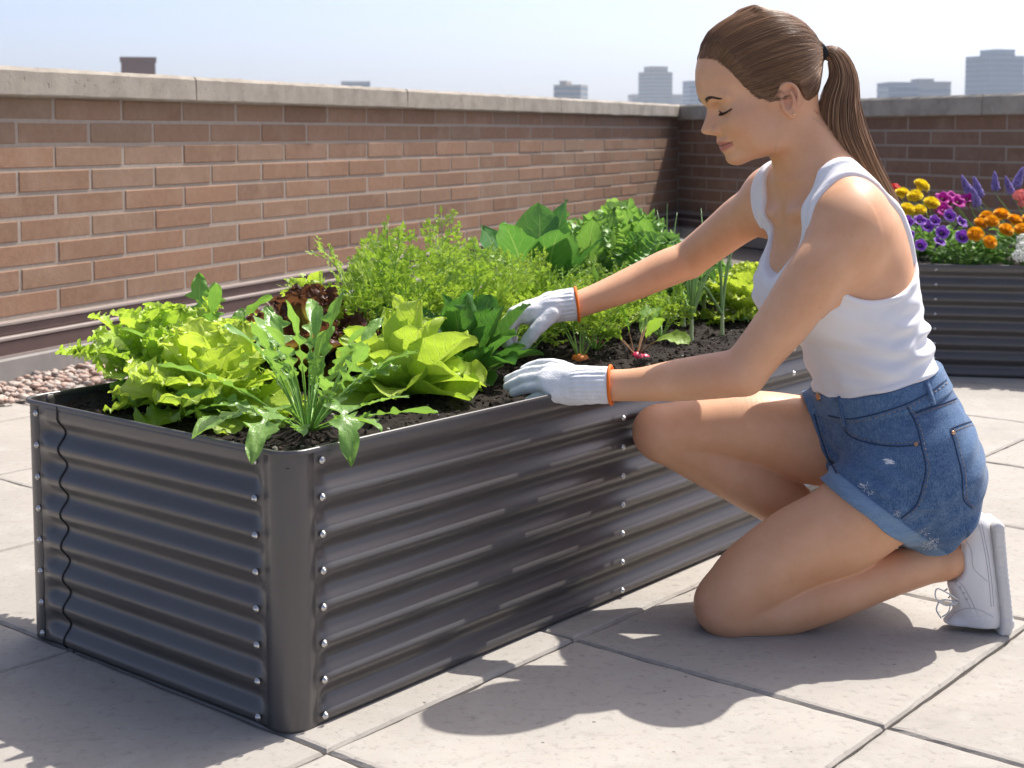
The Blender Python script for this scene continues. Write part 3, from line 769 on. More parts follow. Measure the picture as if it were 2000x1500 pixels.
def kale(b, n, Lr, label, er=(30, 82), group=None, extra=()):
    root = plant('kale', b, label, 'kale', group); mb = MB(); st = MB(); o = rng.uniform(0, 6.28)
    todo = [(o + i * GA + rng.normal(0, .2), rng.uniform(*Lr), math.radians(er[1] + (er[0] - er[1]) * (i + .5) / n), rng.uniform(.2, .8) * (.4 + .6 * (i + .5) / n)) for i in range(n)] + list(extra)
    for az, L, e, bd in todo:
        M = leaf(mb, b + np.array([0, 0, .01]), az, L, L * rng.uniform(.13, .17), e, bd, lambda t: (.25 + .75 * np.sin(np.pi * np.clip(t, 0, 1) ** 1.1)) * np.clip(1 - np.clip((t - .5) / .5, 0, 1) ** 3, 0, 1) ** .5 * np.clip(t * 6, .05, 1), .30, .06, .30, .16, 2.6, .05, 32, 17, tint=np.clip(rng.normal(.5, .25), 0, 1), roll=rng.normal(0, .3), bp=1.6, frill=.0185, frill_w=.0145)
        stalk(st, M, .8, .0034, .0010)
    mb.build('leaves', M_KALE, root); st.build('stalks', M_PET, root)
    return root
def scallion(b, leaves, label, group):
    root = plant('scallion', b, label, 'scallion', group); mb = MB()
    w = MB(); w.lathe(b, [(.0052, -.004), (.0062, .004), (.0048, .016), (.0044, .045), (.0040, .062)], 10); w.build('stem', M_ONIONW, root)
    for az, L, e, bd in leaves:
        n = 14; t = np.linspace(0, 1, n); ee = e - bd * t ** 2; D = np.stack([np.cos(ee) * math.cos(az), np.cos(ee) * math.sin(az), np.sin(ee)], 1)
        M = b + np.array([0, 0, .05]) + np.concatenate([[np.zeros(3)], np.cumsum(D[1:] * (L / (n - 1)), 0)])
        mb.tube(M, np.interp(t, [0, .15, .6, 1], [.0034, .0036, .0029, .0004]), 7)
    mb.build('leaves', M_ONION, root)
    return root
def azpx(b, px, py, z):
    """azimuth from base b towards the point seen at (px,py) at height z"""
    p = at_z(px, py, z); d = p - b; return math.atan2(d[1], d[0])

# front left: frilly lettuce
lettuce(215, 748, 50, .175, .150, M_FRILL, 'frilly bright green lettuce in the back left corner of the bed', .16, 2.6, .04, wr=.34, emin=-2, nt=30, ns=21, bend=(.3, 1.3), frill=.0105, frill_w=.0125)
lettuce(405, 812, 34, .155, .138, M_LET, 'pale yellow green loose leaf lettuce left of the front arugula', .13, 2.2, .03, wr=.46, emin=-8, bend=(.4, 1.4), nt=30, ns=23, frill=.0075, frill_w=.024)
# front corner arugula, some leaves over the rim
bA = soilp(600, 838)
arugula(bA, 30, (.17, .26), 'jagged leaved arugula in the near corner with leaves hanging over the rim', (16, 82), extra=[
    hang(bA, azpx(bA, 385, 856, .41), .025, .005), hang(bA, azpx(bA, 512, 872, .41), .028, .02), hang(bA, azpx(bA, 690, 868, .41), .032, .03), (azpx(bA, 735, 745, .45), .19, .8, .9),
    (azpx(bA, 470, 640, .52), .23, 1.1, .5), (azpx(bA, 640, 640, .55), .24, 1.35, .25), (azpx(bA, 745, 850, .40), .17, .45, .9)])
# butterheads
lettuce(790, 776, 26, .135, .160, M_BUT, 'big butterhead lettuce beside the front spinach with a bright yellow inner leaf', .10, 1.6, .02, wr=.42, emin=6, cup=.6, wf=w_round, pet=.08, bend=(.2, 1.1), tintr=(.3, 1.0))
lettuce(600, 714, 22, .125, .170, M_BUT, 'smaller butterhead lettuce behind the front arugula', .10, 1.6, .02, wr=.42, emin=12, cup=.55, wf=w_round, pet=.08, bend=(.2, .9), tintr=(.25, .95))
# second arugula at the back, red lettuce
arugula(uvz(.30, .565), 20, (.15, .235), 'back arugula clump in front of the sunlit brick wall', (25, 84), extra=[(azpx(uvz(.30, .565), 350, 560, .5), .22, 1.35, .15), (azpx(uvz(.30, .565), 540, 560, .5), .22, 1.1, .2)])
lettuce(0, 0, 40, .150, .150, M_RED, 'red brown oak leaf lettuce at the back beside the carrot tops', .16, 2.4, .04, wr=.32, emin=15, nt=28, ns=19, frill=.009, frill_w=.013, bend=(.2, .9), base=uvz(.52, .54))
# spinach
bS = soilp(915, 748)
broad('spinach', bS, 24, (.115, .195), .215, M_SPI, 'dark green spinach plant the gloved fingers are holding', 'spinach', (26, 86), .40, .55, .09, 2.0, wf=w_round, extra=[
    (azpx(bS, 1050, 705, .42), .150, .55, .55), (azpx(bS, 1030, 775, .40), .125, .35, .55), (azpx(bS, 1010, 640, .5), .15, .95, .5)])
broad('spinach', soilp(775, 700), 15, (.13, .19), .21, M_SPI, 'spinach plant with broad crinkled leaves behind the big butterhead', 'spinach', (34, 85), .40, .55, .08, 2.0, wf=w_round)
broad('spinach', soilp(690, 672), 11, (.11, .165), .175, M_SPI, 'spinach plant between the red lettuce and the big butterhead', 'spinach', (35, 85), .36, .45, .08, 2.0, wf=w_round)
# carrots
CG = 'carrot plants with feathery tops'
EXF = {(.70, .50): [(azpx(uvz(.70, .50), 668, 440, .62), .275, 1.25, .25), (azpx(uvz(.70, .50), 700, 450, .62), .25, 1.35, .2)], (.92, .54): [(azpx(uvz(.92, .54), 820, 415, .66), .29, 1.45, .15), (azpx(uvz(.92, .54), 780, 440, .62), .26, 1.3, .2)]}
for (u, v, n, lr, lab, er) in (
    (.70, .50, 11, (.20, .30), 'feathery carrot top farthest left, beside the red lettuce', (40, 84)),
    (.84, .40, 13, (.17, .25), 'feathery carrot top behind the spinach and right of the leftmost carrot', (38, 86)),
    (.92, .54, 12, (.20, .29), 'tall feathery carrot top in the back row in front of the brick wall', (40, 86)),
    (1.00, .38, 13, (.15, .23), 'feathery carrot top in the middle of the bed behind the front spinach', (36, 86)),
    (1.10, .48, 12, (.15, .23), 'feathery carrot top below the collard leaves', (36, 84)),
    (1.13, .30, 12, (.14, .20), 'feathery carrot top just above the far gloved hand', (36, 84)),
    (1.30, .40, 12, (.13, .19), 'feathery carrot top under the curly kale', (34, 82)),
    (1.38, .30, 9, (.12, .17), 'small feathery carrot top behind the radish leaves', (36, 82))):
    carrot(uvz(u, v), n, lr, lab, er, False, group=CG, extra=EXF.get((u, v), ()))
bC = soilp(1133, 705)
carrot(bC, 7, (.12, .17), 'carrot with its orange crown showing in bare soil beside the near glove', (55, 88), True, bare=.5, group=CG)
# collard and kale at the back
broad('collard', uvz(1.24, .54), 14, (.21, .325), .205, M_COL, 'broad leaved dark green collard in front of the wall', 'collard', (48, 87), .42, .22, .08, 2.0, nt=24, ns=13, stalkr=.0036)
kale(uvz(1.43, .56), 22, (.20, .315), 'tall curly kale right beside the collard', (35, 86))
kale(uvz(1.66, .55), 24, (.19, .30), 'bushy curly kale in the middle of the back row', (28, 86))
kale(uvz(1.86, .55), 18, (.14, .21), 'small curly kale in the far back corner by the wall shadow', (20, 84))
# radishes
bR = soilp(1243, 697)
def radish(b, n, Lr, label, extra=(), r=.0165):
    o = broad('radish', b + np.array([0, 0, .010]), n, Lr, .20, M_RAD, label, 'radish', (35, 82), .42, .25, .14, 2.5, wf=w_lettuce, stmat=M_PETRED, extra=extra, stalkr=.0020)
    m = MB(); m.lathe(b + np.array([0, 0, -.006]), [(.0001, -.008), (r * .8, -.004), (r, .004), (r * .95, .010), (r * .6, .016), (.003, .019)], 16); m.lathe(b + np.array([.017, .005, -.006]), [(.0001, -.006), (r * .75, .001), (r * .8, .006), (r * .5, .012), (.002, .014)], 14)
    m.build('root', M_RADROOT, o); return o
radish(bR, 4, (.10, .13), 'radish with two red roots showing in the open soil', [(azpx(bR, 1180, 655, .43), .10, .95, .9), (azpx(bR, 1365, 580, .48), .14, .95, .8), (azpx(bR, 1335, 700, .39), .125, .75, 1.4)])
radish(soilp(1160, 672), 5, (.09, .12), 'smaller red radish half hidden behind the orange carrot', r=.012)
# scallions
SG = 'scallions in the far half of the bed'
def sc_leaves(n, L, spread=.35): return [(rng.uniform(0, 6.28), L * rng.uniform(.65, 1.1), math.radians(90) - abs(rng.normal(0, spread)), rng.uniform(0, .5)) for _ in range(n)]
for px, py, n, L, lab in ((1350, 667, 8, .17, 'scallion with splayed leaves nearest the radish'), (1410, 656, 6, .19, 'scallion with a single white foot near the end lettuce'), (1335, 640, 8, .16, 'scallion behind the splayed one, under the far forearm'), (1300, 625, 6, .24, 'tall thin scallion rising against the wall shadow'), (1375, 622, 6, .23, 'tall scallion between the far forearm and the end lettuce')):
    scallion(soilp(px, py), sc_leaves(n, L), lab, SG)
# the far end
lettuce(1452, 628, 26, .115, .125, M_ROM, 'bright yellow green lettuce at the far end of the bed beside her waist', .14, 2.4, .04, wr=.36, frill=.009, frill_w=.014, emin=10, bend=(.2, .9))
lettuce(1392, 592, 22, .105, .115, M_ROM, 'bright yellow green lettuce behind the scallions', .14, 2.4, .04, wr=.36, frill=.009, frill_w=.014, emin=12, bend=(.2, .9))
# ================================================================ FLOWER BED
M_FLEAF = mat_leaf('flower_foliage', (.07, .19, .04), (.22, .39, .09), (.22, .36, .1), .35, nv=5, pucker=.1)
M_SAGE = mat_leaf('salvia_foliage', (.10, .22, .055), (.26, .40, .13), (.32, .45, .18), .35, nv=5, pucker=.1)
def mat_petal(name, centre, mid, rim, trans=.3):
    t = NT(name); u, v = t.uv()
    base = t.ramp(u, [(0, centre), (.34, centre), (.55, mid), (.86, mid), (1, rim)])
    base = t.mix(t.math('MULTIPLY', t.attr('tint'), .3), base, mid)
    p = t.pbsdf(base=base, rough=.6, spec=.25); tr = t.n('ShaderNodeBsdfTranslucent', ins={'Color': base})
    return t.out(t.n('ShaderNodeMixShader', ins={0: trans, 1: p.outputs[0], 2: tr.outputs[0]}))
M_YEL = mat_petal('yellow_petal', (.82, .56, .02), (.90, .74, .03), (.92, .80, .06))
M_ORA = mat_petal('orange_petal', (.75, .30, .008), (.88, .46, .012), (.90, .54, .03))
M_PUR = mat_petal('purple_petal', (.045, .008, .12), (.22, .055, .46), (.60, .42, .78))
M_MAG = mat_petal('magenta_petal', (.20, .004, .10), (.45, .012, .28), (.55, .05, .38))
M_REDP = mat_petal('red_petal', (.35, .01, .01), (.60, .02, .02), (.70, .05, .04))
M_PINK = mat_petal('pink_petal', (.65, .12, .08), (.80, .22, .22), (.85, .35, .35))
M_WHT = mat_petal('white_petal', (.70, .72, .5), (.82, .82, .78), (.85, .85, .84))
M_SAL = mat_petal('violet_floret', (.22, .15, .42), (.38, .30, .66), (.52, .46, .78))
def pompon(R, mat, name='flower_head'):
    mb = MB()
    for k in range(150):
        x = math.sqrt((k + .5) / 150); a = k * GA; e = math.radians(88 - 92 * x)
        d = np.array([math.cos(e) * math.cos(a), math.cos(e) * math.sin(a), math.sin(e)]); c = d * R * np.array([1, 1, .62]) * .62
        s = np.array([-math.sin(a), math.cos(a), 0]); n = np.cross(d, s); L = R * .55 * rng.uniform(.85, 1.15); W = R * .24
        up = n * R * .10 * rng.uniform(-1, 1)
        v = [c - s * W * .5, c + s * W * .5, c + d * L * .8 + s * W + up, c + d * L + up * 1.5, c + d * L * .8 - s * W + up]
        mb.add(v, [[0, 1, 2, 3, 4]], rng.uniform(0, 1), [(.3, 0), (.3, 0), (.8, 1), (1, 0), (.8, -1)])
    mb.lathe((0, 0, -R * .55), [(.0015, -R * .3), (R * .35, 0), (R * .55, R * .35), (R * .3, R * .5)], 10)
    return mb.build(name, mat)
def trumpet(R, mat, name='flower_head'):
    mb = MB(); n, m = 40, 8
    G = np.zeros((n, m, 3)); uv = np.zeros((n, m, 2))
    for i in range(n):
        a = 2 * math.pi * i / n; lob = .86 + .14 * abs(math.cos(2.5 * a)) ** .6
        for j in range(m):
            x = j / (m - 1); r = R * (.10 + .90 * x ** 1.1) * (lob if x > .5 else 1)
            z = -R * 1.1 * (1 - x) ** 2.2 + R * .10 * math.sin(5 * a + 1) * x ** 2 - R * .10 * x ** 4
            G[i, j] = (r * math.cos(a), r * math.sin(a), z); uv[i, j] = (x, 0)
    mb.grid(G, rng.uniform(0, .6), uv, close_u=True)
    mb.tube([(0, 0, -R * 1.05), (0, 0, -R * 1.9)], [R * .13, R * .07], 6)
    return mb.build(name, mat)
def cluster(R, mat, k=26, fl=.30, name='flower_head'):
    mb = MB()
    for i in range(k):
        x = math.sqrt((i + .5) / k); a = i * GA; e = math.radians(88 - 85 * x); d = np.array([math.cos(e) * math.cos(a), math.cos(e) * math.sin(a), math.sin(e)])
        c = d * R * rng.uniform(.85, 1.05); Rm = rot_to(d + rng.normal(0, .2, 3))
        for p in range(5):
            b = 2 * math.pi * p / 5; q = np.array([math.cos(b), math.sin(b), .15]); s = np.array([-math.sin(b), math.cos(b), 0])
            v = np.array([[0, 0, 0], q * R * fl * .6 + s * R * fl * .45, q * R * fl, q * R * fl * .6 - s * R * fl * .45]) @ Rm.T + c
            mb.add(v, [[0, 1, 2, 3]], rng.uniform(0, 1), [(.2, 0), (.7, 1), (1, 0), (.7, -1)])
        mb.tube([d * R * .1, c], [.0008, .0006], 4)
    return mb.build(name, mat)
def spike(H, R, mat, name='flower_spike'):
    mb = MB()
    for k in range(120):
        z = H * (k / 120) ; a = k * GA; r = R * (1 - .75 * (z / H) ** 1.6) * rng.uniform(.75, 1.1)
        d = np.array([math.cos(a), math.sin(a), .45]); d /= np.linalg.norm(d); c = np.array([math.cos(a) * r * .5, math.sin(a) * r * .5, z])
        mb.add((ICO_V * np.array([.30, .30, .58]) * r * .75) @ rot_to(d).T + c, ICO_F, rng.uniform(0, 1), np.full((len(ICO_V), 2), rng.uniform(.3, 1)))
    mb.tube([(0, 0, -H * .8), (0, 0, H)], [.0016, .001], 5)
    return mb.build(name, mat)
NRM = np.array([0, -1, .0])
def flower_plant(name, label, cat, bx, by, spread, fol_h, heads, mk, variants, mat_f=M_FLEAF, nleaf=150, lw=.34, ll=.034, group=None):
    """heads: list of (px, py, depth Y) -> one head each, its stem leading back to the plant's foot"""
    b = bed2(bx, by, .372); root = plant(name, b, label, cat, group)
    protos = [mk() for _ in range(variants)]; used = [False] * variants
    st = MB()
    for k, (px, py, Y, tilt) in enumerate(heads):
        p = pp(px, py, Y); pr_ = protos[k % variants]
        if used[k % variants]:
            o = pr_.copy(); COL.objects.link(o)
        else: o = pr_; used[k % variants] = True
        o.parent = root; o.matrix_parent_inverse = Matrix.Translation(-Vector(b)); o.location = Vector(p)
        face = np.array([rng.normal(0, .22), -tilt + rng.normal(0, .1), 1 - tilt * .6]); o.rotation_euler = Vector(face).to_track_quat('Z', 'Y').to_euler()
        s = rng.uniform(.88, 1.1); o.scale = (s, s, s)
        mid = (p + b) / 2 + np.array([(p - b)[0] * .15, (p - b)[1] * .15, .01])
        st.tube(poly([b + np.array([rng.normal(0, .01), rng.normal(0, .01), 0]), mid, p - face / np.linalg.norm(face) * .02, p - face / np.linalg.norm(face) * .008], 8), [.002] * 4 + [.0014] * 4, 5)
    mb = MB()
    for k in range(nleaf):
        th = rng.uniform(0, 6.28); r = spread * math.sqrt(rng.uniform(0, 1)); h = (fol_h + .03) * rng.uniform(.05, 1.0) ** .8 * (1 - .40 * (r / spread) ** 2)
        q = b + np.array([math.cos(th) * r, math.sin(th) * r, h]); L = ll * rng.uniform(.7, 1.3)
        leaf(mb, q, th + rng.normal(0, .7), L, L * lw, rng.uniform(-.2, 1.1), rng.uniform(.2, 1.0), w_ovate, .08, .1, .3, .1, 2, 0, 6, 5, tint=np.clip(rng.normal(.45, .28), 0, 1), roll=rng.normal(0, .5))
    mb.build('leaves', mat_f, root); st.build('stems', M_PET, root)
    return root
FG = 'flowering plants in the second bed'
flower_plant('marigold', 'yellow pompon marigolds at the left of the flower bed', 'marigold', .24, .40, .10, .085, [(1799, 364, 5.26, .35), (1787, 384, 5.20, .4), (1819, 398, 5.18, .4), (1795, 412, 5.14, .45), (1762, 378, 5.24, .35), (1772, 410, 5.14, .45), (1763, 433, 5.1, .5)], lambda: pompon(.0255, M_YEL), 3, nleaf=230, ll=.045, lw=.22, group=FG)
flower_plant('geranium', 'red geranium half hidden behind the yellow marigolds', 'geranium', .14, .47, .06, .10, [(1745, 373, 5.34, .3), (1735, 392, 5.30, .3)], lambda: cluster(.030, M_REDP), 2, nleaf=60, lw=.5, group=FG)
flower_plant('petunia', 'purple petunias with pale rims spilling over the front of the flower bed', 'petunia', .30, .13, .135, .075, [(1856, 420, 5.08, 1.0), (1827, 430, 5.06, .9), (1880, 432, 5.06, .7), (1841, 453, 5.02, 1.0), (1880, 461, 5.0, 1.0), (1799, 478, 4.98, 1.1), (1798, 429, 5.06, .6), (1776, 455, 5.0, .8), (1772, 432, 5.05, .8), (1836, 470, 5.0, .5), (1812, 440, 5.06, .8)], lambda: trumpet(.0245, M_PUR), 3, nleaf=420, ll=.030, lw=.36, group=FG)
flower_plant('petunia', 'magenta petunias between the yellow marigolds and the violet spikes', 'petunia', .45, .38, .085, .095, [(1842, 385, 5.22, .6), (1832, 400, 5.18, .7), (1862, 382, 5.24, .5), (1873, 392, 5.20, .6), (1845, 408, 5.16, .8), (1889, 385, 5.26, .5)], lambda: trumpet(.029, M_MAG), 2, nleaf=110, group=FG)
flower_plant('salvia', 'violet salvia spikes standing above pale green leaves', 'salvia', .66, .40, .15, .135, [(1894, 378, 5.30, 0), (1914, 384, 5.28, .05), (1945, 371, 5.32, 0), (1976, 378, 5.28, 0), (1984, 366, 5.36, 0), (1910, 402, 5.2, .1)], lambda: spike(.075, .021, M_SAL), 3, mat_f=M_SAGE, nleaf=230, ll=.055, lw=.20, group=FG)
flower_plant('marigold', 'orange pompon marigolds at the front right of the flower bed', 'marigold', .62, .14, .14, .09, [(1937, 433, 5.06, .55), (1956, 420, 5.12, .4), (1982, 431, 5.08, .5), (1965, 450, 5.02, .6), (1905, 458, 5.0, .7), (1933, 473, 4.97, .7), (1996, 449, 5.02, .6), (1915, 437, 5.08, .5), (1926, 424, 5.12, .4), (2012, 430, 5.08, .5)], lambda: pompon(.0240, M_ORA), 3, nleaf=430, ll=.046, lw=.22, group=FG)
flower_plant('geranium', 'pink geranium at the right edge of the flower bed', 'geranium', .86, .36, .08, .115, [(1992, 385, 5.22, .5), (2003, 398, 5.2, .5), (2020, 386, 5.24, .4)], lambda: cluster(.027, M_PINK), 2, nleaf=90, lw=.5, group=FG)
flower_plant('alyssum', 'white alyssum in the front right of the flower bed', 'alyssum', .80, .08, .07, .05, [(1995, 485, 4.95, .8), (1988, 500, 4.93, .9), (2004, 502, 4.93, .9), (2010, 478, 4.96, .7), (1998, 470, 4.98, .6)], lambda: cluster(.022, M_WHT, 34, .26), 2, nleaf=90, ll=.022, group=FG)
# ================================================================ IMPLICIT SURFACES (one skin per body or garment)
def smin(a, b, k):
    if k <= 0: return np.minimum(a, b)
    h = np.maximum(k - np.abs(a - b), 0) / k
    return np.minimum(a, b) - h * h * k * .25
def smax(a, b, k): return -smin(-a, -b, k)
class Field:
    def __init__(self, xs, ys, zs):
        self.ax = [np.asarray(a, np.float32) for a in (xs, ys, zs)]
        self.d = np.full([len(a) for a in self.ax], .06, np.float32)
    def box(self, lo, hi):
        sl = []
        for a, l, h in zip(self.ax, lo, hi):
            i = max(0, int(np.searchsorted(a, l)) - 1); j = min(len(a), int(np.searchsorted(a, h)) + 1)
            sl.append(slice(i, max(j, i)))
        X, Y, Z = [a[s] for a, s in zip(self.ax, sl)]
        return tuple(sl), (X[:, None, None], Y[None, :, None], Z[None, None, :])
    def add(self, fn, lo, hi, k=.01, mode='add'):
        sl, (X, Y, Z) = self.box(lo, hi)
        if any(s.stop <= s.start for s in sl): return
        g = fn(X, Y, Z).astype(np.float32); d = self.d[sl]
        if mode == 'add': self.d[sl] = smin(d, g, k)
        elif mode == 'sub': self.d[sl] = smax(d, -g, k)
        elif mode == 'and': self.d[sl] = smax(d, g, k)
        elif mode == 'disp': self.d[sl] = d + g
    def chain(self, pts, rad, k=.01, ki=.01, pad=.05, grow=0.0, mode='add'):
        pts = np.asarray(pts, float); rad = np.asarray(rad, float) + grow
        lo = (pts - rad[:, None]).min(0) - pad; hi = (pts + rad[:, None]).max(0) + pad
        self.add(lambda X, Y, Z: f_chain(X, Y, Z, pts, rad, ki), lo, hi, k, mode)
    def ell(self, c, r, R=None, k=.01, mode='add', pad=.04):
        c = np.asarray(c, float); r = np.asarray(r, float); m = max(r) + pad
        self.add(lambda X, Y, Z: f_ell(X, Y, Z, c, r, R), c - m, c + m, k, mode)
    def mesh(self): return surfnets(self.d, *self.ax)
def f_seg(X, Y, Z, a, b, ra, rb):
    ab = b - a; L = float(ab @ ab) + 1e-12
    t = np.clip(((X - a[0]) * ab[0] + (Y - a[1]) * ab[1] + (Z - a[2]) * ab[2]) / L, 0, 1)
    return np.sqrt((X - a[0] - t * ab[0]) ** 2 + (Y - a[1] - t * ab[1]) ** 2 + (Z - a[2] - t * ab[2]) ** 2) - (ra + (rb - ra) * t)
def f_chain(X, Y, Z, pts, rad, ki):
    g = None
    if len(pts) > 2 and len(pts) < 9:
        # smooth the polyline into a spline with interpolated radii
        n = 12 * (len(pts) - 1) + 1
        t = np.linspace(0, len(pts) - 1, n); pts2 = np.array([cat(pts, u) for u in t]); rad2 = np.array([cat(rad[:, None], u)[0] for u in t])
    else: pts2, rad2 = pts, rad
    for i in range(len(pts2) - 1):
        s = f_seg(X, Y, Z, pts2[i], pts2[i + 1], rad2[i], rad2[i + 1])
        g = s if g is None else np.minimum(g, s)
    return g
def cat(P, u):
    """Catmull-Rom"""
    P = np.asarray(P, float); n = len(P); i = min(int(u), n - 2); t = u - i
    p0 = P[i - 1] if i > 0 else 2 * P[0] - P[1]; p1 = P[i]; p2 = P[i + 1]; p3 = P[i + 2] if i + 2 < n else 2 * P[-1] - P[-2]
    return .5 * (2 * p1 + (p2 - p0) * t + (2 * p0 - 5 * p1 + 4 * p2 - p3) * t * t + (3 * p1 - p0 - 3 * p2 + p3) * t ** 3)
def f_ell(X, Y, Z, c, r, R=None):
    x, y, z = X - c[0], Y - c[1], Z - c[2]
    if R is not None:
        R = np.asarray(R); x, y, z = (R[0, 0] * x + R[1, 0] * y + R[2, 0] * z, R[0, 1] * x + R[1, 1] * y + R[2, 1] * z, R[0, 2] * x + R[1, 2] * y + R[2, 2] * z)
    k0 = np.sqrt((x / r[0]) ** 2 + (y / r[1]) ** 2 + (z / r[2]) ** 2)
    k1 = np.sqrt((x / r[0] ** 2) ** 2 + (y / r[1] ** 2) ** 2 + (z / r[2] ** 2) ** 2) + 1e-9
    return k0 * (k0 - 1) / k1
def surfnets(d, xs, ys, zs):
    S = d < 0
    nx, ny, nz = d.shape
    cnt = np.zeros((nx - 1, ny - 1, nz - 1), np.int8)
    for i in (0, 1):
        for j in (0, 1):
            for k in (0, 1):
                cnt += S[i:nx - 1 + i, j:ny - 1 + j, k:nz - 1 + k]
    act = (cnt > 0) & (cnt < 8)
    I, J, K = np.nonzero(act)
    idx = np.full(act.shape, -1, np.int32); idx[I, J, K] = np.arange(len(I))
    corners = [(i, j, k) for i in (0, 1) for j in (0, 1) for k in (0, 1)]
    val = np.stack([d[I + c[0], J + c[1], K + c[2]] for c in corners], 1).astype(float)
    cp = np.array(corners, float)
    acc = np.zeros((len(I), 3)); n = np.zeros(len(I))
    for a in range(8):
        for b in range(a + 1, 8):
            if np.abs(cp[a] - cp[b]).sum() != 1: continue
            m = (val[:, a] < 0) != (val[:, b] < 0)
            t = np.where(m, val[:, a] / (val[:, a] - val[:, b] + 1e-20), 0)
            acc += np.where(m[:, None], cp[a] + (cp[b] - cp[a]) * t[:, None], 0); n += m
    loc = acc / n[:, None]
    ax = [np.asarray(a, float) for a in (xs, ys, zs)]
    V = np.stack([ax[q][ii] + loc[:, q] * (ax[q][ii + 1] - ax[q][ii]) for q, ii in enumerate((I, J, K))], 1)
    F = []
    for axis in range(3):
        s0 = [slice(None)] * 3; s1 = [slice(None)] * 3
        s0[axis] = slice(0, -1); s1[axis] = slice(1, None)
        ch = S[tuple(s0)] != S[tuple(s1)]
        E = np.array(np.nonzero(ch))
        o = [q for q in range(3) if q != axis]
        ok = np.ones(E.shape[1], bool)
        for q in o: ok &= (E[q] > 0) & (E[q] < d.shape[q] - 1)
        E = E[:, ok]
        def cell(di, dj):
            c = [E[0].copy(), E[1].copy(), E[2].copy()]; c[o[0]] -= di; c[o[1]] -= dj
            return idx[c[0], c[1], c[2]]
        q = np.stack([cell(1, 1), cell(0, 1), cell(0, 0), cell(1, 0)], 1)
        ins = S[E[0], E[1], E[2]]
        flip = ins if axis != 1 else ~ins
        q[~flip] = q[~flip][:, ::-1]
        F.append(q)
    return V, np.concatenate(F)
def largest(V, F):
    return V, F
def relax(V, F, it, lam=.5, mask=None):
    """Laplacian relax; taubin pair keeps the volume"""
    e = np.concatenate([F[:, [0, 1]], F[:, [1, 2]], F[:, [2, 3]], F[:, [3, 0]]]); e = np.concatenate([e, e[:, ::-1]])
    deg = np.bincount(e[:, 0], minlength=len(V)).astype(float)[:, None]; deg[deg == 0] = 1
    for k in range(it):
        for l in (lam, -lam * 1.03):
            A = np.stack([np.bincount(e[:, 0], V[e[:, 1], q], minlength=len(V)) for q in range(3)], 1)
            dV = A / deg - V
            V = V + l * dV * (1 if mask is None else mask)
    return V
def skin_mesh(name, V, F, mat, parent=None, attrs=None):
    me = bpy.data.meshes.new(name)
    me.vertices.add(len(V)); me.vertices.foreach_set('co', V.astype(np.float32).ravel())
    me.loops.add(len(F) * 4); me.loops.foreach_set('vertex_index', F.astype(np.int32).ravel())
    me.polygons.add(len(F)); me.polygons.foreach_set('loop_start', np.arange(0, len(F) * 4, 4, dtype=np.int32))
    me.update(calc_edges=True); me.validate()
    me.polygons.foreach_set('use_smooth', np.ones(len(me.polygons), bool))
    for k, a in (attrs or {}).items():
        at = me.attributes.new(k, 'FLOAT', 'POINT'); at.data.foreach_set('value', a.astype(np.float32))
    me.materials.append(mat)
    return link(name, me, parent)
def axis(segs):
    """[(lo,hi,step),...] -> non-uniform grid axis"""
    out = []
    for lo, hi, st in segs: out.append(np.arange(lo, hi - st * .5, st))
    return np.concatenate(out + [[segs[-1][1]]])
# ================================================================ THE WOMAN
def pp(px, py, Y): return at_y(px, py, Y)
def tab(u, T):
    T = np.asarray(T, float); x = T[:, 0]; o = np.argsort(x)
    return np.interp(u, x[o], T[o, 1])
def tabs(u, T, n=400):
    """smooth (Catmull-like) table lookup"""
    T = np.asarray(T, float); T = T[np.argsort(T[:, 0])]
    xs = np.linspace(T[0, 0], T[-1, 0], n); y = np.interp(xs, T[:, 0], T[:, 1])
    k = max(3, int(n / len(T) * .6)) | 1; ker = np.hanning(k + 2)[1:-1]; ker /= ker.sum()
    y = np.convolve(np.pad(y, k // 2, 'edge'), ker, 'valid')
    return np.interp(u, xs, y)

# --- torso frame
T0 = pp(1752, 875, 2.50); T1 = pp(1590, 345, 2.50)
tw = (T1 - T0) / np.linalg.norm(T1 - T0)
SH_N, SH_F = pp(1664, 441, 2.365), pp(1506, 388, 2.64)
ts = (SH_N - SH_F); ts -= tw * (ts @ tw); ts /= np.linalg.norm(ts)
tf = np.cross(ts, tw); tf /= np.linalg.norm(tf)
if tf[0] > 0: tf = -tf
def tl(X, Y, Z):
    x, y, z = X - T0[0], Y - T0[1], Z - T0[2]
    return (x * tw[0] + y * tw[1] + z * tw[2], x * tf[0] + y * tf[1] + z * tf[2], x * ts[0] + y * ts[1] + z * ts[2])
def TP(t, f, s): return T0 + tw * t + tf * f + ts * s
TA = [(-.17, .12), (-.12, .150), (-.05, .168), (.03, .160), (.09, .140), (.15, .124), (.20, .125), (.27, .131), (.34, .136), (.40, .132), (.44, .112), (.47, .09), (.50, .05)]
TF = [(-.17, .05), (-.10, .095), (-.03, .105), (.04, .103), (.10, .096), (.15, .089), (.21, .093), (.27, .100), (.33, .104), (.38, .098), (.43, .084), (.47, .064), (.50, .04)]
TBk = [(-.17, .02), (-.13, .058), (-.06, .106), (0, .110), (.06, .100), (.12, .090), (.18, .088), (.24, .094), (.30, .105), (.37, .114), (.42, .112), (.46, .085), (.50, .04)]
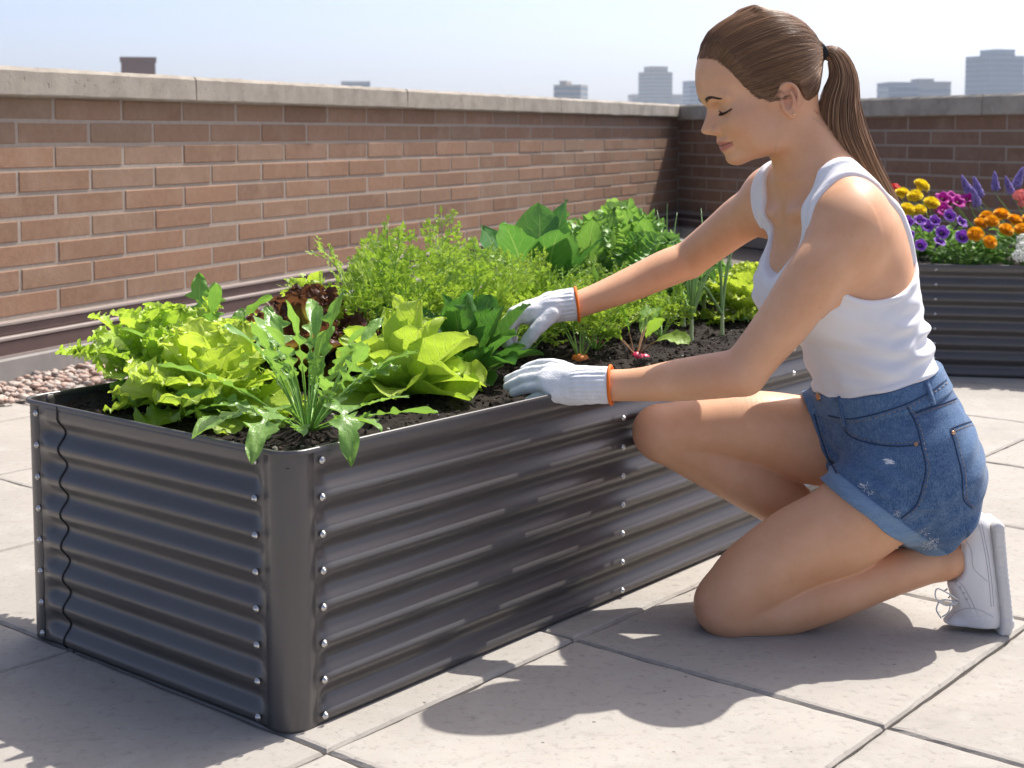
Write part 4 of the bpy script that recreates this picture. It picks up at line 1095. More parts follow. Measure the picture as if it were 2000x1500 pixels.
def f_torso(X, Y, Z, g=0.0, bust=True):
    t, f, s = tl(X, Y, Z)
    a = tabs(t, TA); bf = tabs(t, TF); bb = tabs(t, TBk)
    b = np.where(f > 0, bf, bb)
    q = (np.abs(s / a) ** 2.25 + np.abs(f / b) ** 2.25) ** (1 / 2.25)
    d = (q - 1) * np.minimum(a, b) * .93
    # spine furrow
    d = d + .007 * np.exp(-(s / .016) ** 2) * sstep(0, -.06, f) * sstep(-.02, .06, t)
    d = np.maximum(d, np.maximum(t - .495, -.155 - t))
    if bust:
        for sg in (-1, 1):
            c = TP(.318, .076, sg * .064); 
            d = smin(d, f_ell(X, Y, Z, c, (.062, .060, .062)), .05)
    return d - g
BOX_T = (T0 - np.array([.30, .32, .22]), T0 + np.array([.26, .32, .62]))

# --- limbs: pixel + depth of every joint
HIP_N, HIP_F = pp(1765, 926, 2.412), pp(1672, 868, 2.60)
KNEE_N, KNEE_F = pp(1424, 1186, 2.405), pp(1299, 847, 2.58)
ANK_N, ANK_F = pp(1843, 1092, 2.425), pp(1664, 1098, 2.63)
THIGH_N = ([HIP_N, pp(1658, 1022, 2.40), pp(1557, 1070, 2.40), pp(1466, 1131, 2.403), KNEE_N], [.088, .0775, .0695, .0625, .0565])
THIGH_F = ([HIP_F, pp(1580, 859, 2.60), pp(1480, 838, 2.59), pp(1385, 838, 2.585), KNEE_F], [.088, .0795, .0695, .0595, .0545])
CALF_N = ([KNEE_N + np.array([.004, 0, -.003]), pp(1515, 1190, 2.405), pp(1610, 1160, 2.405), pp(1730, 1123, 2.415), ANK_N], [.051, .0475, .0485, .0395, .0325])
CALF_F = ([KNEE_F + np.array([.004, 0, -.004]), pp(1385, 898, 2.585), pp(1470, 942, 2.59), pp(1572, 1012, 2.61), ANK_F], [.050, .0500, .0530, .0450, .033])
ELB_N, WR_N = pp(1451, 727, 2.345), pp(1185, 753, 2.412)
ELB_F, WR_F = pp(1345, 508, 2.80), pp(1120, 598, 2.735)
ARM_N = ([SH_N + np.array([-.004, 0, -.02]), pp(1600, 530, 2.345), pp(1535, 622, 2.34), pp(1487, 682, 2.34), ELB_N], [.053, .0500, .0445, .0398, .0386])
FORE_N = ([ELB_N, pp(1405, 733, 2.36), pp(1330, 742, 2.39), pp(1250, 751, 2.398), WR_N], [.0395, .0385, .0355, .0285, .0265])
ARM_F = ([SH_F + np.array([-.004, 0, -.012]), pp(1452, 425, 2.70), pp(1400, 465, 2.75), ELB_F], [.050, .0445, .0395, .0360])
FORE_F = ([ELB_F, pp(1300, 525, 2.79), pp(1240, 552, 2.775), pp(1170, 580, 2.75), WR_F], [.0362, .0365, .0335, .0275, .0255])

# --- head frame
PH, PS = math.radians(17.8), math.radians(8)
HO = pp(1522.6, 204.5, 2.50)
hf = np.array([-math.cos(PH) * math.cos(PS), -math.cos(PH) * math.sin(PS), -math.sin(PH)])
hu = np.array([-math.sin(PH) * math.cos(PS), -math.sin(PH) * math.sin(PS), math.cos(PH)])
hs = np.array([math.sin(PS), -math.cos(PS), 0.0])
HR = np.stack([hf, hs, hu], 1)
def HP(f, s, u): return HO + hf * f + hs * s + hu * u
def hl(X, Y, Z):
    x, y, z = X - HO[0], Y - HO[1], Z - HO[2]
    return (x * hf[0] + y * hf[1] + z * hf[2], x * hs[0] + y * hs[1] + z * hs[2], x * hu[0] + y * hu[1] + z * hu[2])
HF = [(-.082, .080), (-.077, .092), (-.070, .1055), (-.063, .1100), (-.0524, .1105), (-.046, .1140), (-.034, .1175), (-.022, .1185), (-.0148, .1190), (0, .1180), (.02, .1165), (.030, .1185), (.039, .1220), (.05, .1270), (.061, .1292), (.08, .1268), (.1, .1210), (.12, .1110), (.14, .0930), (.155, .0690), (.165, .045), (.172, .015)]
HB = [(-.082, -.035), (-.06, -.020), (-.04, .010), (-.025, .040), (0, .062), (.03, .076), (.067, .083), (.0975, .080), (.12, .070), (.14, .052), (.155, .032), (.165, .012), (.172, -.005)]
HW = [(-.082, .014), (-.076, .026), (-.066, .0375), (-.05, .0475), (-.03, .0545), (-.01, .0605), (.01, .0655), (.03, .0685), (.05, .0695), (.08, .0710), (.11, .0680), (.14, .0545), (.155, .039), (.165, .024), (.172, .008)]
HC = [(-.08, .050), (-.06, .046), (-.04, .036), (-.02, .018), (.0, .004), (.03, 0), (.17, .004)]
NOSE = [(.045, 0), (.036, .0015), (.028, .0062), (.018, .0125), (.008, .0195), (.001, .0250), (-.004, .0248), (-.009, .0190), (-.0135, .0080), (-.017, .0015), (-.021, 0)]
def f_head(X, Y, Z, g=0.0, cap=False):
    f, s, u = hl(X, Y, Z)
    uc = np.clip(u, -.081, .1715)
    Ff = tabs(uc, HF, 700) * 1.025; Fb = tabs(uc, HB); W = tabs(uc, HW); fc = tabs(uc, HC)
    if not cap:
        nb = tabs(uc, NOSE, 500); sg = .0072 + .0046 * sstep(.03, -.004, uc)
        Ff = Ff + nb * np.exp(-np.abs(s / sg) ** 2.3)
        Ff = Ff - .0022 * np.exp(-(s / .004) ** 2) * np.exp(-((uc + .0215) / .005) ** 2)          # philtrum
    front = f > fc
    b = np.where(front, Ff - fc, Fb + fc); b = np.maximum(b, .006)
    p = np.where(front, tabs(uc, [(-.08, 1.9), (-.045, 1.78), (-.03, 1.78), (0, 1.95), (.02, 2.12), (.06, 2.28), (.1, 2.15), (.17, 2.0)]), 2.1)
    q = (np.abs(s / W) ** p + np.abs((f - fc) / b) ** p) ** (1 / p)
    d = (q - 1) * np.minimum(W, b) * .92
    over = np.maximum(u - .1715, -.078 - u)
    d = np.where(over > 0, np.sqrt(np.maximum(d, 0) ** 2 + over ** 2), d)
    d = smax(d, np.maximum(u - .170, -.0755 - u), .012)
    return d - g
BOX_H = (HO - .21, HO + .21)
def add_upper(F):
    F.add(f_torso, *BOX_T, k=0)
    # neck, trapezius, collar bones
    F.chain([pp(1600, 372, 2.50), pp(1572, 305, 2.50), pp(1548, 250, 2.50), pp(1535, 200, 2.50)], [.060, .0535, .0525, .054], k=.045)
    F.chain([pp(1600, 300, 2.50), pp(1630, 358, 2.46), pp(1662, 408, 2.40)], [.032, .040, .048], k=.05)
    F.chain([pp(1585, 300, 2.50), pp(1560, 348, 2.55), pp(1520, 372, 2.61)], [.032, .038, .044], k=.05)
    F.chain([TP(.456, .072, .03), TP(.460, .066, .065), TP(.454, .035, .115)], [.005, .006, .008], k=.025)
    F.chain([TP(.456, .072, -.03), TP(.460, .066, -.065), TP(.46, .04, -.115)], [.005, .006, .008], k=.025)
    F.ell(SH_N + np.array([.002, .012, -.008]), (.059, .057, .067), k=.04)
    F.ell(SH_F + np.array([.004, -.006, -.006]), (.055, .052, .060), k=.04)
def build_body():
    xs = axis([(.06, .305, .0036), (.305, .548, .0017), (.548, .86, .0036)])
    ys = axis([(2.24, 2.412, .0036), (2.412, 2.588, .0017), (2.588, 2.88, .0036)])
    zs = axis([(-.01, .765, .0036), (.765, 1.075, .0017)])
    F = Field(xs, ys, zs)
    add_upper(F)
    # arms
    F.chain(*ARM_N, k=.032); F.chain(*ARM_F, k=.028)
    F.chain(*FORE_N, k=.006); F.chain(*FORE_F, k=.006)
    # legs
    F.chain(*THIGH_N, k=.03); F.chain(*THIGH_F, k=.012)
    F.ell(KNEE_N + np.array([-.020, 0, .012]), (.036, .036, .040), k=.02)
    F.ell(KNEE_F + np.array([-.022, 0, .006]), (.034, .034, .038), k=.02)
    F.chain(*CALF_N, k=.005); F.chain(*CALF_F, k=.005)
    for A in (ANK_N, ANK_F):
        F.ell(A + np.array([.004, -.026, -.004]), (.012, .011, .014), k=.014); F.ell(A + np.array([.0, .026, -.002]), (.012, .011, .014), k=.014)
    # feet inside the shoes
    F.chain([ANK_N, pp(1896, 1090, 2.415), pp(1908, 1150, 2.412), pp(1912, 1195, 2.412)], [.031, .027, .024, .022], k=.02)
    F.chain([ANK_F, ANK_F + np.array([-.06, -.01, -.045]), ANK_F + np.array([-.14, -.02, -.066])], [.033, .026, .018], k=.02)
    # head
    F.add(f_head, *BOX_H, k=.016)
    for sg in (-1, 1):
        F.ell(HP(.080, sg * .040, -.002), (.026, .022, .026), HR, k=.028)                      # cheek
        F.ell(HP(.042, sg * .046, -.046), (.030, .012, .020), HR, k=.035)                      # jaw angle
        F.ell(HP(.1215, sg * .0345, .0285), (.0135, .0185, .0115), HR, k=.020, mode='sub')       # eye socket
        F.ell(HP(.0935, sg * .0325, .0265), (.0135, .0150, .0128), HR, k=.008)                  # lidded eye
        F.chain([HP(.1045, sg * .0205, .0185), HP(.1050, sg * .031, .0168), HP(.0960, sg * .044, .0185)], [.0020, .0024, .002], k=.008)  # lower lid
        F.chain([HP(.1165, sg * .013, .044), HP(.1145, sg * .030, .0485), HP(.100, sg * .048, .045)], [.005, .005, .004], k=.014)     # brow
        F.ell(HP(.1215, sg * .0125, -.0060), (.0105, .0062, .0078), HR, k=.005)                 # nostril wing
        F.ell(HP(.1250, sg * .0062, -.0135), (.0050, .0026, .0030), HR, k=.003, mode='sub')     # nostril
    F.ell(HP(.1125, 0, -.0285), (.0100, .0240, .0058), HR, k=.007)
    F.ell(HP(.1105, 0, -.0410), (.0105, .0205, .0068), HR, k=.007)
    F.chain([HP(.1000, .0275, -.0332), HP(.1130, .015, -.0340), HP(.1225, 0, -.0348), HP(.1130, -.015, -.0340), HP(.1000, -.0275, -.0332)], [.0011, .0011, .0010, .0011, .0011], k=.003, mode='sub', pad=.02)
    F.ell(HP(.0985, 0, -.061), (.0125, .018, .0125), HR, k=.018)                                  # chin
    # ears
    for sg in (-1, 1):
        def E(f, u, s=0.0): return HP(.0045 + f, sg * (.0665 + s - f * .34), .0075 + u)
        ax = np.array(HR); th = math.radians(-14)
        Rr = HR @ np.array([[math.cos(th), 0, math.sin(th)], [0, 1, 0], [-math.sin(th), 0, math.cos(th)]])
        F.ell(E(-.001, 0), (.0155, .0058, .0255), Rr, k=.006)
        F.ell(E(.004, -.003, .0065), (.0082, .0052, .0115), Rr, k=.004, mode='sub')
        F.ell(E(.001, .012, .0065), (.0075, .0034, .0060), Rr, k=.004, mode='sub')
        rim = [E(.0125, .004, .002), E(.0135, .014, .003), E(.0080, .0245, .004), E(-.003, .0285, .0045), E(-.0125, .0225, .004), E(-.0165, .010, .0035), E(-.0145, -.004, .003), E(-.008, -.016, .002)]
        F.chain(np.array([cat(rim, q) for q in np.linspace(0, 7, 29)]), np.full(29, .0030), k=.003)
        F.chain([E(-.006, .013, .004), E(-.0075, .002, .0045), E(-.004, -.010, .004)], [.0024, .0028, .0026], k=.004)
        F.ell(E(.0005, -.0235, .001), (.0068, .0042, .0075), Rr, k=.006)
        F.ell(E(.0115, -.004, .004), (.0034, .0028, .0045), Rr, k=.004)
    V, Q = F.mesh()
    V = relax(V, Q, 2)
    f, s, u = hl(V[:, 0], V[:, 1], V[:, 2])
    lipu = np.where(u > -.0345, .0088, .0125) * np.sqrt(np.clip(1 - (s / .0275) ** 2, 0, 1)); 
    lipu = np.where((u > -.0345), lipu * (1 - .22 * np.exp(-(s / .004) ** 2)), lipu)
    lip = (1 - sstep(.7, 1.1, np.abs(u + .0345) / (lipu + 1e-5))) * (f > .08) * (np.abs(s) < .029)
    blush = np.exp(-((f - .075) / .03) ** 2 - ((u + .004) / .024) ** 2 - ((np.abs(s) - .05) / .03) ** 2) * .6
    ear = np.exp(-((f - .0045) / .02) ** 2 - ((u - .0075) / .028) ** 2) * (np.abs(s) > .060) * .8
    for kn in (KNEE_N, KNEE_F, ELB_N):
        blush = np.maximum(blush, .6 * np.exp(-np.sum((V - kn - np.array([-.035, 0, 0])) ** 2, 1) / .045 ** 2))
    lidu = np.exp(-((np.abs(s) - .033) / .016) ** 2 - ((u - .028) / .010) ** 2) * (f > .08) * .55
    mouth_shade = np.exp(-((u + .0351 - .0022 * (s / .0275) ** 2) / .0013) ** 2) * (f > .085) * sstep(.0305, .0265, np.abs(s))  # mask for the painted dark shade in the crease between the lips
    return V, Q, dict(mouth=mouth_shade, lips=lip, flush=np.clip(np.maximum(blush, ear), 0, 1), lid=lidu)
def mat_skin():
    t = NT('skin'); v = t.coord()
    n = t.ramp(t.noise(v, 16, 5, .65), [(.3, (0, 0, 0)), (.7, (1, 1, 1))]); fine = t.noise(v, 520, 3, .7)
    base = t.mix(n, (.690, .352, .188), (.770, .428, .252))
    base = t.mix(t.math('MULTIPLY', t.attr('flush'), .6), base, (.60, .27, .19))
    base = t.mix(t.math('MULTIPLY', t.attr('lid'), .5), base, (.42, .24, .17))
    base = t.mix(t.math('MULTIPLY', t.attr('lips'), .85), base, (.50, .165, .135))
    base = t.mix(t.math('MULTIPLY', t.attr('mouth'), .75), base, (.16, .045, .035))  # shade of the mouth crease, put into the skin colour
    sp = t.noise(v, 180, 2)
    base = t.mix(t.ramp(sp, [(.68, (0, 0, 0)), (.76, (.25, .25, .25))]), base, (.42, .23, .15))
    return t.out(t.pbsdf(base=base, rough=t.math('MULTIPLY_ADD', n, .12, .42), spec=.42, sss=.12, sssr=(1.0, .35, .18), ssss=.012,
                         normal=t.bump(fine, .28, .0007)))
M_SKIN = mat_skin()
person = empty('person', (T0[0], T0[1], 0), 'kneeling woman with brown ponytail, white tank top, denim shorts and white gloves', 'person')
bV, bQ, bA = build_body()
body = skin_mesh('body', bV, bQ, M_SKIN, person, bA)
def bvh_of(V, Q): return BVHTree.FromPolygons([Vector(v) for v in V], [tuple(q) for q in Q.tolist()])
# ---------------------------------------------------------------- garments
def plane(P, n, X, Y, Z): return (X - P[0]) * n[0] + (Y - P[1]) * n[1] + (Z - P[2]) * n[2]
def build_shirt():
    F = Field(np.arange(.42, .72, .0020), np.arange(2.29, 2.72, .0020), np.arange(.38, .84, .0020))
    add_upper(F)
    F.ell(TP(.315, .082, 0), (.05, .075, .05), k=.05)
    def region(X, Y, Z):
        t, f, s = tl(X, Y, Z)
        hem = (.133 + .012 * sstep(.02, .11, f) * 0 - .002 * np.sin(s * 40)) - t
        tn = .452 - (.452 - .366) * sstep(-.02, .05, f)
        q = (np.sqrt((s / .079) ** 2 + (np.maximum(.478 - t, 0) / (.482 - tn)) ** 2) - 1) * .06
        arm = (np.sqrt(((t - .378) / .094) ** 2 + ((f + .012) / .108) ** 2) - 1) * .09
        a0 = .094 + .016 * sstep(.40, .46, t) - .010 * sstep(.38, .30, t)
        hole = np.maximum(arm, a0 - np.abs(s))
        top = np.maximum(.10 - np.abs(s), 0)
        side = np.where(t > .43, np.abs(s) - .112, -1)
        return np.maximum(np.maximum(hem, -q), np.maximum(-hole, side))
    def disp(X, Y, Z):
        t, f, s = tl(X, Y, Z)
        m = sstep(.30, .17, t) * sstep(.06, -.05, f)
        w = .0030 * np.sin(t * 210 + s * 16 + f * 24 + 1.2 * np.sin(s * 31)) * m
        w = w + .0023 * np.sin(t * 120 - f * 70 + 1.5 * np.sin(s * 22 + t * 20)) * sstep(.30, .2, t) * sstep(.12, .16, t)
        w = w + .0020 * np.sin((t - f * .9) * 130 + s * 30) * sstep(.26, .31, t) * sstep(.40, .34, t) * sstep(-.09, -.02, f) * (np.abs(s) > .07)
        w = w + .0012 * np.sin(np.arctan2(s, f) * 11 + t * 25) * sstep(.24, .15, t)
        ease = .0048 + .003 * sstep(.22, .15, t)
        hemline = 0.0
        return w - ease + hemline
    F.add(disp, *BOX_T, mode='disp')
    F.add(lambda X, Y, Z: -.0013 * sstep(-.0100, -.0085, region(X, Y, Z)), *BOX_T, mode='disp')
    F.add(region, *BOX_T, k=.004, mode='and')
    V, Q = F.mesh(); V = relax(V, Q, 6)
    return V, Q
def mat_cotton():
    t = NT('white_jersey'); v = t.coord()
    n = t.noise(v, 25, 3); w = t.noise(t.coord(scale=(1, 1, .35)), 900, 2)
    return t.out(t.pbsdf(base=t.mix(n, (.78, .77, .785), (.83, .82, .83)), rough=.85, spec=.2, sheen=.15, normal=t.bump(w, .25, .0006)))
M_COTTON = mat_cotton()
sV, sQ = build_shirt(); skin_mesh('tank_top', sV, sQ, M_COTTON, person)

# hem planes
HEM_N0 = pp(1690, 1001, 2.41); HEM_Nn = np.array([-.595, 0.0, -.804]); HEM_Nn /= np.linalg.norm(HEM_Nn)
HEM_F0 = pp(1598, 850, 2.60); HEM_Fn = np.array([-.93, .10, -.36]); HEM_Fn /= np.linalg.norm(HEM_Fn)
def build_shorts():
    st = .0024
    F = Field(np.arange(.46, .85, st), np.arange(2.25, 2.78, st), np.arange(.10, .50, st))
    def wr(X, Y, Z, P, n, seed):
        a = plane(P, n, X, Y, Z)
        return .0016 * np.sin(a * 95 + Y * 38 + seed) * np.sin(Z * 60 + X * 45 + seed * 2) + .0012 * np.sin(a * 170 + Z * 80 + seed)
    def band(a): return .0030 * sstep(-.029, -.0275, a)
    def torso(X, Y, Z):
        t, f, s = tl(X, Y, Z)
        d = f_torso(X, Y, Z, .0075, bust=False)
        wb = .0026 * sstep(.094, .096, t)
        return np.maximum(d - wb + .0013 * np.sin(t * 150 + s * 30 + f * 22) * sstep(.09, .05, t), t - .1345)
    F.add(torso, *BOX_T, k=0)
    for c in (pp(1802, 914, 2.412), pp(1786, 906, 2.575)):
        F.ell(c, (.071, .078, .088), k=.045)
    ga, gb = np.array([.20, .12, .20]), np.array([.20, .20, .25])
    for (pts, rad), P, n, seed in ((THIGH_N, HEM_N0, HEM_Nn, 0.4), (THIGH_F, HEM_F0, HEM_Fn, 2.1)):
        pts = np.array(pts); rad = np.array(rad) + np.array([.006, .0050, .0055, .006, .006])
        def fn(X, Y, Z):
            a = plane(P, n, X, Y, Z)
            # flare: wide at the hem, so the leg stands inside the opening
            d = f_chain(X, Y, Z, pts, rad, .01) - .0015 * sstep(-.12, 0, a) - band(a) + wr(X, Y, Z, P, n, seed)
            return np.maximum(d, a)
        F.add(fn, np.min(pts, 0) - .12, np.max(pts, 0) + .14, k=.022)
    F.add(lambda X, Y, Z: plane(pp(1872, 1044, 2.41), np.array([.79, 0, -.61]), X, Y, Z), np.array([.46, 2.25, .10]), np.array([.85, 2.78, .5]), k=.02, mode='and')
    # fold where thigh meets belly, pulled cloth
    F.add(lambda X, Y, Z: .0036 * np.sin((X * .55 + Z) * 190 + 2 * np.sin(Y * 40 + X * 30)) * np.exp(-((X - .590) / .045) ** 2 - ((Z - .265) / .05) ** 2) + .0024 * np.sin((Z * .9 - X * .35) * 160 + 2 * np.sin(X * 50)) * np.exp(-((X - .66) / .05) ** 2 - ((Z - .20) / .035) ** 2) - .0030 * np.exp(-((Z - .236 + (X - .66) * .05) / .0035) ** 2) * np.exp(-((X - .675) / .03) ** 2), np.array([.46, 2.25, .10]), np.array([.85, 2.78, .5]), mode='disp')
    V, Q = F.mesh(); V = relax(V, Q, 2)
    aN = (V - HEM_N0) @ HEM_Nn; aF = (V - HEM_F0) @ HEM_Fn
    nearN = np.min(np.linalg.norm(V[:, None] - np.array(THIGH_N[0])[None], axis=2), 1); nearF = np.min(np.linalg.norm(V[:, None] - np.array(THIGH_F[0])[None], axis=2), 1)
    cuff = np.where(nearN < nearF, sstep(-.0292, -.0276, aN), sstep(-.0292, -.0276, aF) * (((V - T0) @ ts) < -.06))
    t, f, s = tl(V[:, 0], V[:, 1], V[:, 2])
    wbnd = sstep(.094, .096, t)
    fade = np.exp(-((V - pp(1880, 880, 2.36)) ** 2).sum(1) / .05 ** 2) + .8 * np.exp(-((V - pp(1700, 880, 2.33)) ** 2).sum(1) / .05 ** 2) + .5 * wbnd
    return V, Q, dict(cuff=cuff * (t < .08), fade=np.clip(fade, 0, 1), rip=np.maximum(
        np.exp(-(((V - pp(1738, 905, 2.325)) / np.array([.013, .03, .006])) ** 2).sum(1)), .8 * np.exp(-(((V - pp(1686, 950, 2.33)) / np.array([.007, .03, .004])) ** 2).sum(1))))
def mat_denim(name='denim', lift=0.0):
    t = NT(name); v = t.coord()
    n = t.noise(v, 9, 5, .6); m = t.noise(v, 60, 5, .7); tw = t.noise(t.coord(scale=(1, 1, .25)), 700, 2, .5); slub = t.noise(t.coord(scale=(.25, .25, 3)), 130, 3, .6)
    base = t.mix(n, (.022, .062, .155), (.045, .110, .240))
    base = t.mix(t.math('MULTIPLY', t.attr('fade'), .55), base, (.11, .22, .38))
    base = t.mix(t.math('MULTIPLY', t.attr('cuff'), .8), base, (.20, .31, .44))
    base = t.mix(t.ramp(m, [(.45, (0, 0, 0)), (.7, (.4, .4, .4))]), base, (.16, .26, .40))
    base = t.mix(t.math('MULTIPLY', t.ramp(tw, [(.4, (0, 0, 0)), (.62, (1, 1, 1))]), .30), base, (.30, .40, .52))
    base = t.mix(t.math('MULTIPLY', t.ramp(slub, [(.4, (0, 0, 0)), (.65, (1, 1, 1))]), .22), base, (.03, .07, .16))
    rip = t.math('MULTIPLY', t.attr('rip'), t.math('MULTIPLY_ADD', t.noise(t.coord(scale=(1, 1, 4)), 130, 4, .7), 2.6, -.55))
    base = t.mix(t.ramp(rip, [(.40, (0, 0, 0)), (.5, (1, 1, 1))]), base, (.72, .74, .78))
    return t.out(t.pbsdf(base=base, rough=.9, spec=.15, sheen=.2, normal=t.bump(t.math('ADD', tw, m), .45, .001)))
M_DENIM = mat_denim()
M_SEAM = simple('navy_seam', (.022, .045, .105), .9, vary=.3, nscale=300)
M_THREAD = simple('tan_thread', (.34, .23, .13), .8, vary=.3, nscale=300)
M_COPPER = simple('copper_rivet', (.50, .30, .17), .35, metal=1.0)
M_FRAY = simple('white_fray', (.70, .73, .78), .9)
hV, hQ, hA = build_shorts(); shorts = skin_mesh('shorts', hV, hQ, M_DENIM, person, hA)
hB = bvh_of(hV, hQ)
CAMP = Vector((0, 0, CAM_H))
def hit(bv, px, py, off=.0006):
    d = Vector(ray(px, py)); d.normalize()
    r = bv.ray_cast(CAMP, d)
    if r[0] is None: return None
    n = r[1]
    if n.dot(d) > 0: n = -n
    return np.array(r[0] + n * off), np.array(n)
def poly(pts, n):
    return np.array([cat(np.array(pts, float), u) for u in np.linspace(0, len(pts) - 1, n)])
def on_cloth(bv, pts, n=24, off=.0004):
    P = [hit(bv, x, y, off) for x, y in poly(pts, n)]
    return np.array([p[0] for p in P if p is not None])
def seam(pts, n=26, r=.0013, stitch=None, name='seam', bv=None, parent=None):
    P = on_cloth(bv or hB, pts, n)
    if len(P) < 3: return
    m = MB(); m.tube(P, r, 6); m.build(name, M_SEAM, parent or shorts)
    if stitch:
        m = MB(); off = np.array(stitch, float)
        Q = on_cloth(bv or hB, [(x + off[0], y + off[1]) for x, y in pts], n * 2, .0007)
        for i in range(0, len(Q) - 1, 2): m.tube(Q[i:i + 2] if len(Q[i:i + 2]) == 2 else Q[-2:], .0006, 5)
        m.build('stitching', M_THREAD, parent or shorts)
SEAMS = [
    ([(1618, 812), (1665, 818), (1740, 800), (1800, 775), (1848, 742)], (2, 6)),                    # under the waistband
    ([(1652, 822), (1650, 838), (1668, 856), (1710, 868), (1757, 872), (1797, 868)], (-2, -6)),      # front pocket mouth
    ([(1772, 795), (1790, 830), (1800, 870), (1808, 910), (1806, 935), (1790, 985), (1760, 1012)], (6, 0)),  # side seam
    ([(1856, 838), (1868, 880), (1879, 930), (1882, 975), (1898, 992)], (7, 0)),                     # back pocket
    ([(1856, 838), (1880, 828), (1902, 822)], (2, 7)),
    ([(1788, 806), (1830, 792), (1868, 778)], (0, 5)),                                               # yoke
    ([(1590, 808), (1602, 850), (1616, 890), (1634, 925)], (5, 2)),                                  # fly and inner front
]
for pts, st in SEAMS: seam(pts, stitch=st)
# belt loops, button, rivets
def loop(pts):
    P = on_cloth(hB, pts, 8, .0022)
    if len(P) > 3:
        m = MB(); 
        T = np.gradient(P, axis=0); T /= np.linalg.norm(T, axis=1)[:, None]
        n = np.array([hit(hB, *p)[1] for p in poly(pts, 8) if hit(hB, *p)])[:len(P)]
        W = np.cross(T, n); W /= np.linalg.norm(W, axis=1)[:, None]
        G = np.stack([P - W * .0048 - n * .0028, P - W * .0046 + n * .0012, P + W * .0046 + n * .0012, P + W * .0048 - n * .0028], 1)
        m.grid(G); m.build('belt_loop', M_DENIM, shorts)
loop([(1637, 770), (1640, 790), (1646, 812), (1650, 832)]); loop([(1800, 722), (1808, 745), (1816, 770), (1822, 790)])
for (x, y, r, nm) in ((1599, 775, .0075, 'button'), (1789, 868, .0036, 'rivet'), (1861, 846, .0036, 'rivet')):
    h = hit(hB, x, y, .0008)
    if h:
        m = MB(); m.lathe(h[0], [(.0001, .0022), (r * .45, .0016), (r * .6, .0022), (r * .9, .0020), (r, .0005), (r, -.002)], 16, rot_to(h[1])); m.build(nm, M_COPPER, shorts)
# frayed threads on the near cuff
m = MB()
for k in range(170):
    q = rng.uniform(0, 1); side = rng.uniform() < .6
    if side: x, y = 1815 + rng.normal(0, 9), 1062 + rng.normal(0, 6)
    else:
        u = rng.choice([0.1, .17, .5, .78, .83, .92]); x, y = 1672 + (1835 - 1672) * u + rng.normal(0, 4), 940 + (1062 - 940) * u + rng.normal(0, 3)
    h = hit(hB, x, y, .0003)
    if h is None: continue
    d = rng.normal(0, 1, 3); d -= h[1] * (d @ h[1]) * .6; d /= np.linalg.norm(d); L = rng.uniform(.002, .006)
    m.tube([h[0], h[0] + d * L * .5 + h[1] * .001, h[0] + d * L + rng.normal(0, .0008, 3)], .00035, 4)
m.build('frayed_thread', M_FRAY, shorts)

# ---------------------------------------------------------------- gloves
def mat_glove():
    t = NT('white_knit'); v = t.coord()
    n = t.noise(v, 30, 3); w = t.noise(v, 330, 3, .6)
    return t.out(t.pbsdf(base=t.mix(n, (.76, .76, .78), (.84, .84, .85)), rough=.9, spec=.15, sheen=.2, normal=t.bump(w, .6, .0020)))
M_GLOVE = mat_glove(); M_ORANGE = simple('orange_edge', (.80, .17, .015), .8, vary=.15, nscale=200, bump=.4, bscale=500)
def build_glove(fingers, meta, cuff, palm, name):
    allp = np.array([p for f in fingers for p in f[0]] + list(cuff[0]))
    lo, hi = allp.min(0) - .05, allp.max(0) + .05
    F = Field(*[np.arange(lo[q], hi[q], .0015) for q in range(3)])
    cpts, crad = np.array(cuff[0]), np.array(cuff[1])
    ax = cpts[-1] - cpts[0]; L = np.linalg.norm(ax); ax /= L; Rx = rot_to(ax)
    flat = cuff[2]                                   # thin direction of the wrist
    def fcuff(X, Y, Z):
        d = f_chain(X, Y, Z, cpts, crad, .005)
        x, y, z = X - cpts[0][0], Y - cpts[0][1], Z - cpts[0][2]
        a = np.arctan2(x * Rx[0, 0] + y * Rx[1, 0] + z * Rx[2, 0], x * Rx[0, 1] + y * Rx[1, 1] + z * Rx[2, 1])
        al = x * ax[0] + y * ax[1] + z * ax[2]
        m = sstep(.004, .008, al) * sstep(.072, .058, al)
        return np.maximum(d + .0009 * np.cos(a * 24) * m, -al)
    F.add(fcuff, lo, hi, k=0)
    for p, q, r0, r1 in meta: F.chain([p, (p + q) / 2 + 0, q], [r0, (r0 + r1) / 2, r1], k=.014)
    for c, r, R in palm: F.ell(c, r, R, k=.016)
    G = Field(*F.ax)
    for pts, rad in fingers: G.chain(pts, rad, k=.0022)
    F.d = smin(F.d, G.d, .0035)
    # soft creases of the knit
    F.add(lambda X, Y, Z: .0005 * np.sin(X * 170 + Z * 210 + 2 * np.sin(Y * 90)) * np.sin(Z * 120 + Y * 150 - X * 90), lo, hi, mode='disp')
    V, Q = F.mesh(); V = relax(V, Q, 1)
    o = skin_mesh(name, V, Q, M_GLOVE, person)
    # overlocked orange edge at the opening
    c0 = cpts[0]; r0 = crad[0]; m = MB(); ring = []
    for k in range(33):
        a = 2 * math.pi * k / 32; ring.append(c0 - ax * .001 + Rx[:, 0] * math.cos(a) * (r0 + .0005) + Rx[:, 1] * math.sin(a) * (r0 + .0005))
    m.tube(ring, .0030, 8, cap=False); m.build('orange_edge', M_ORANGE, o)
    return o
Rg = .0104
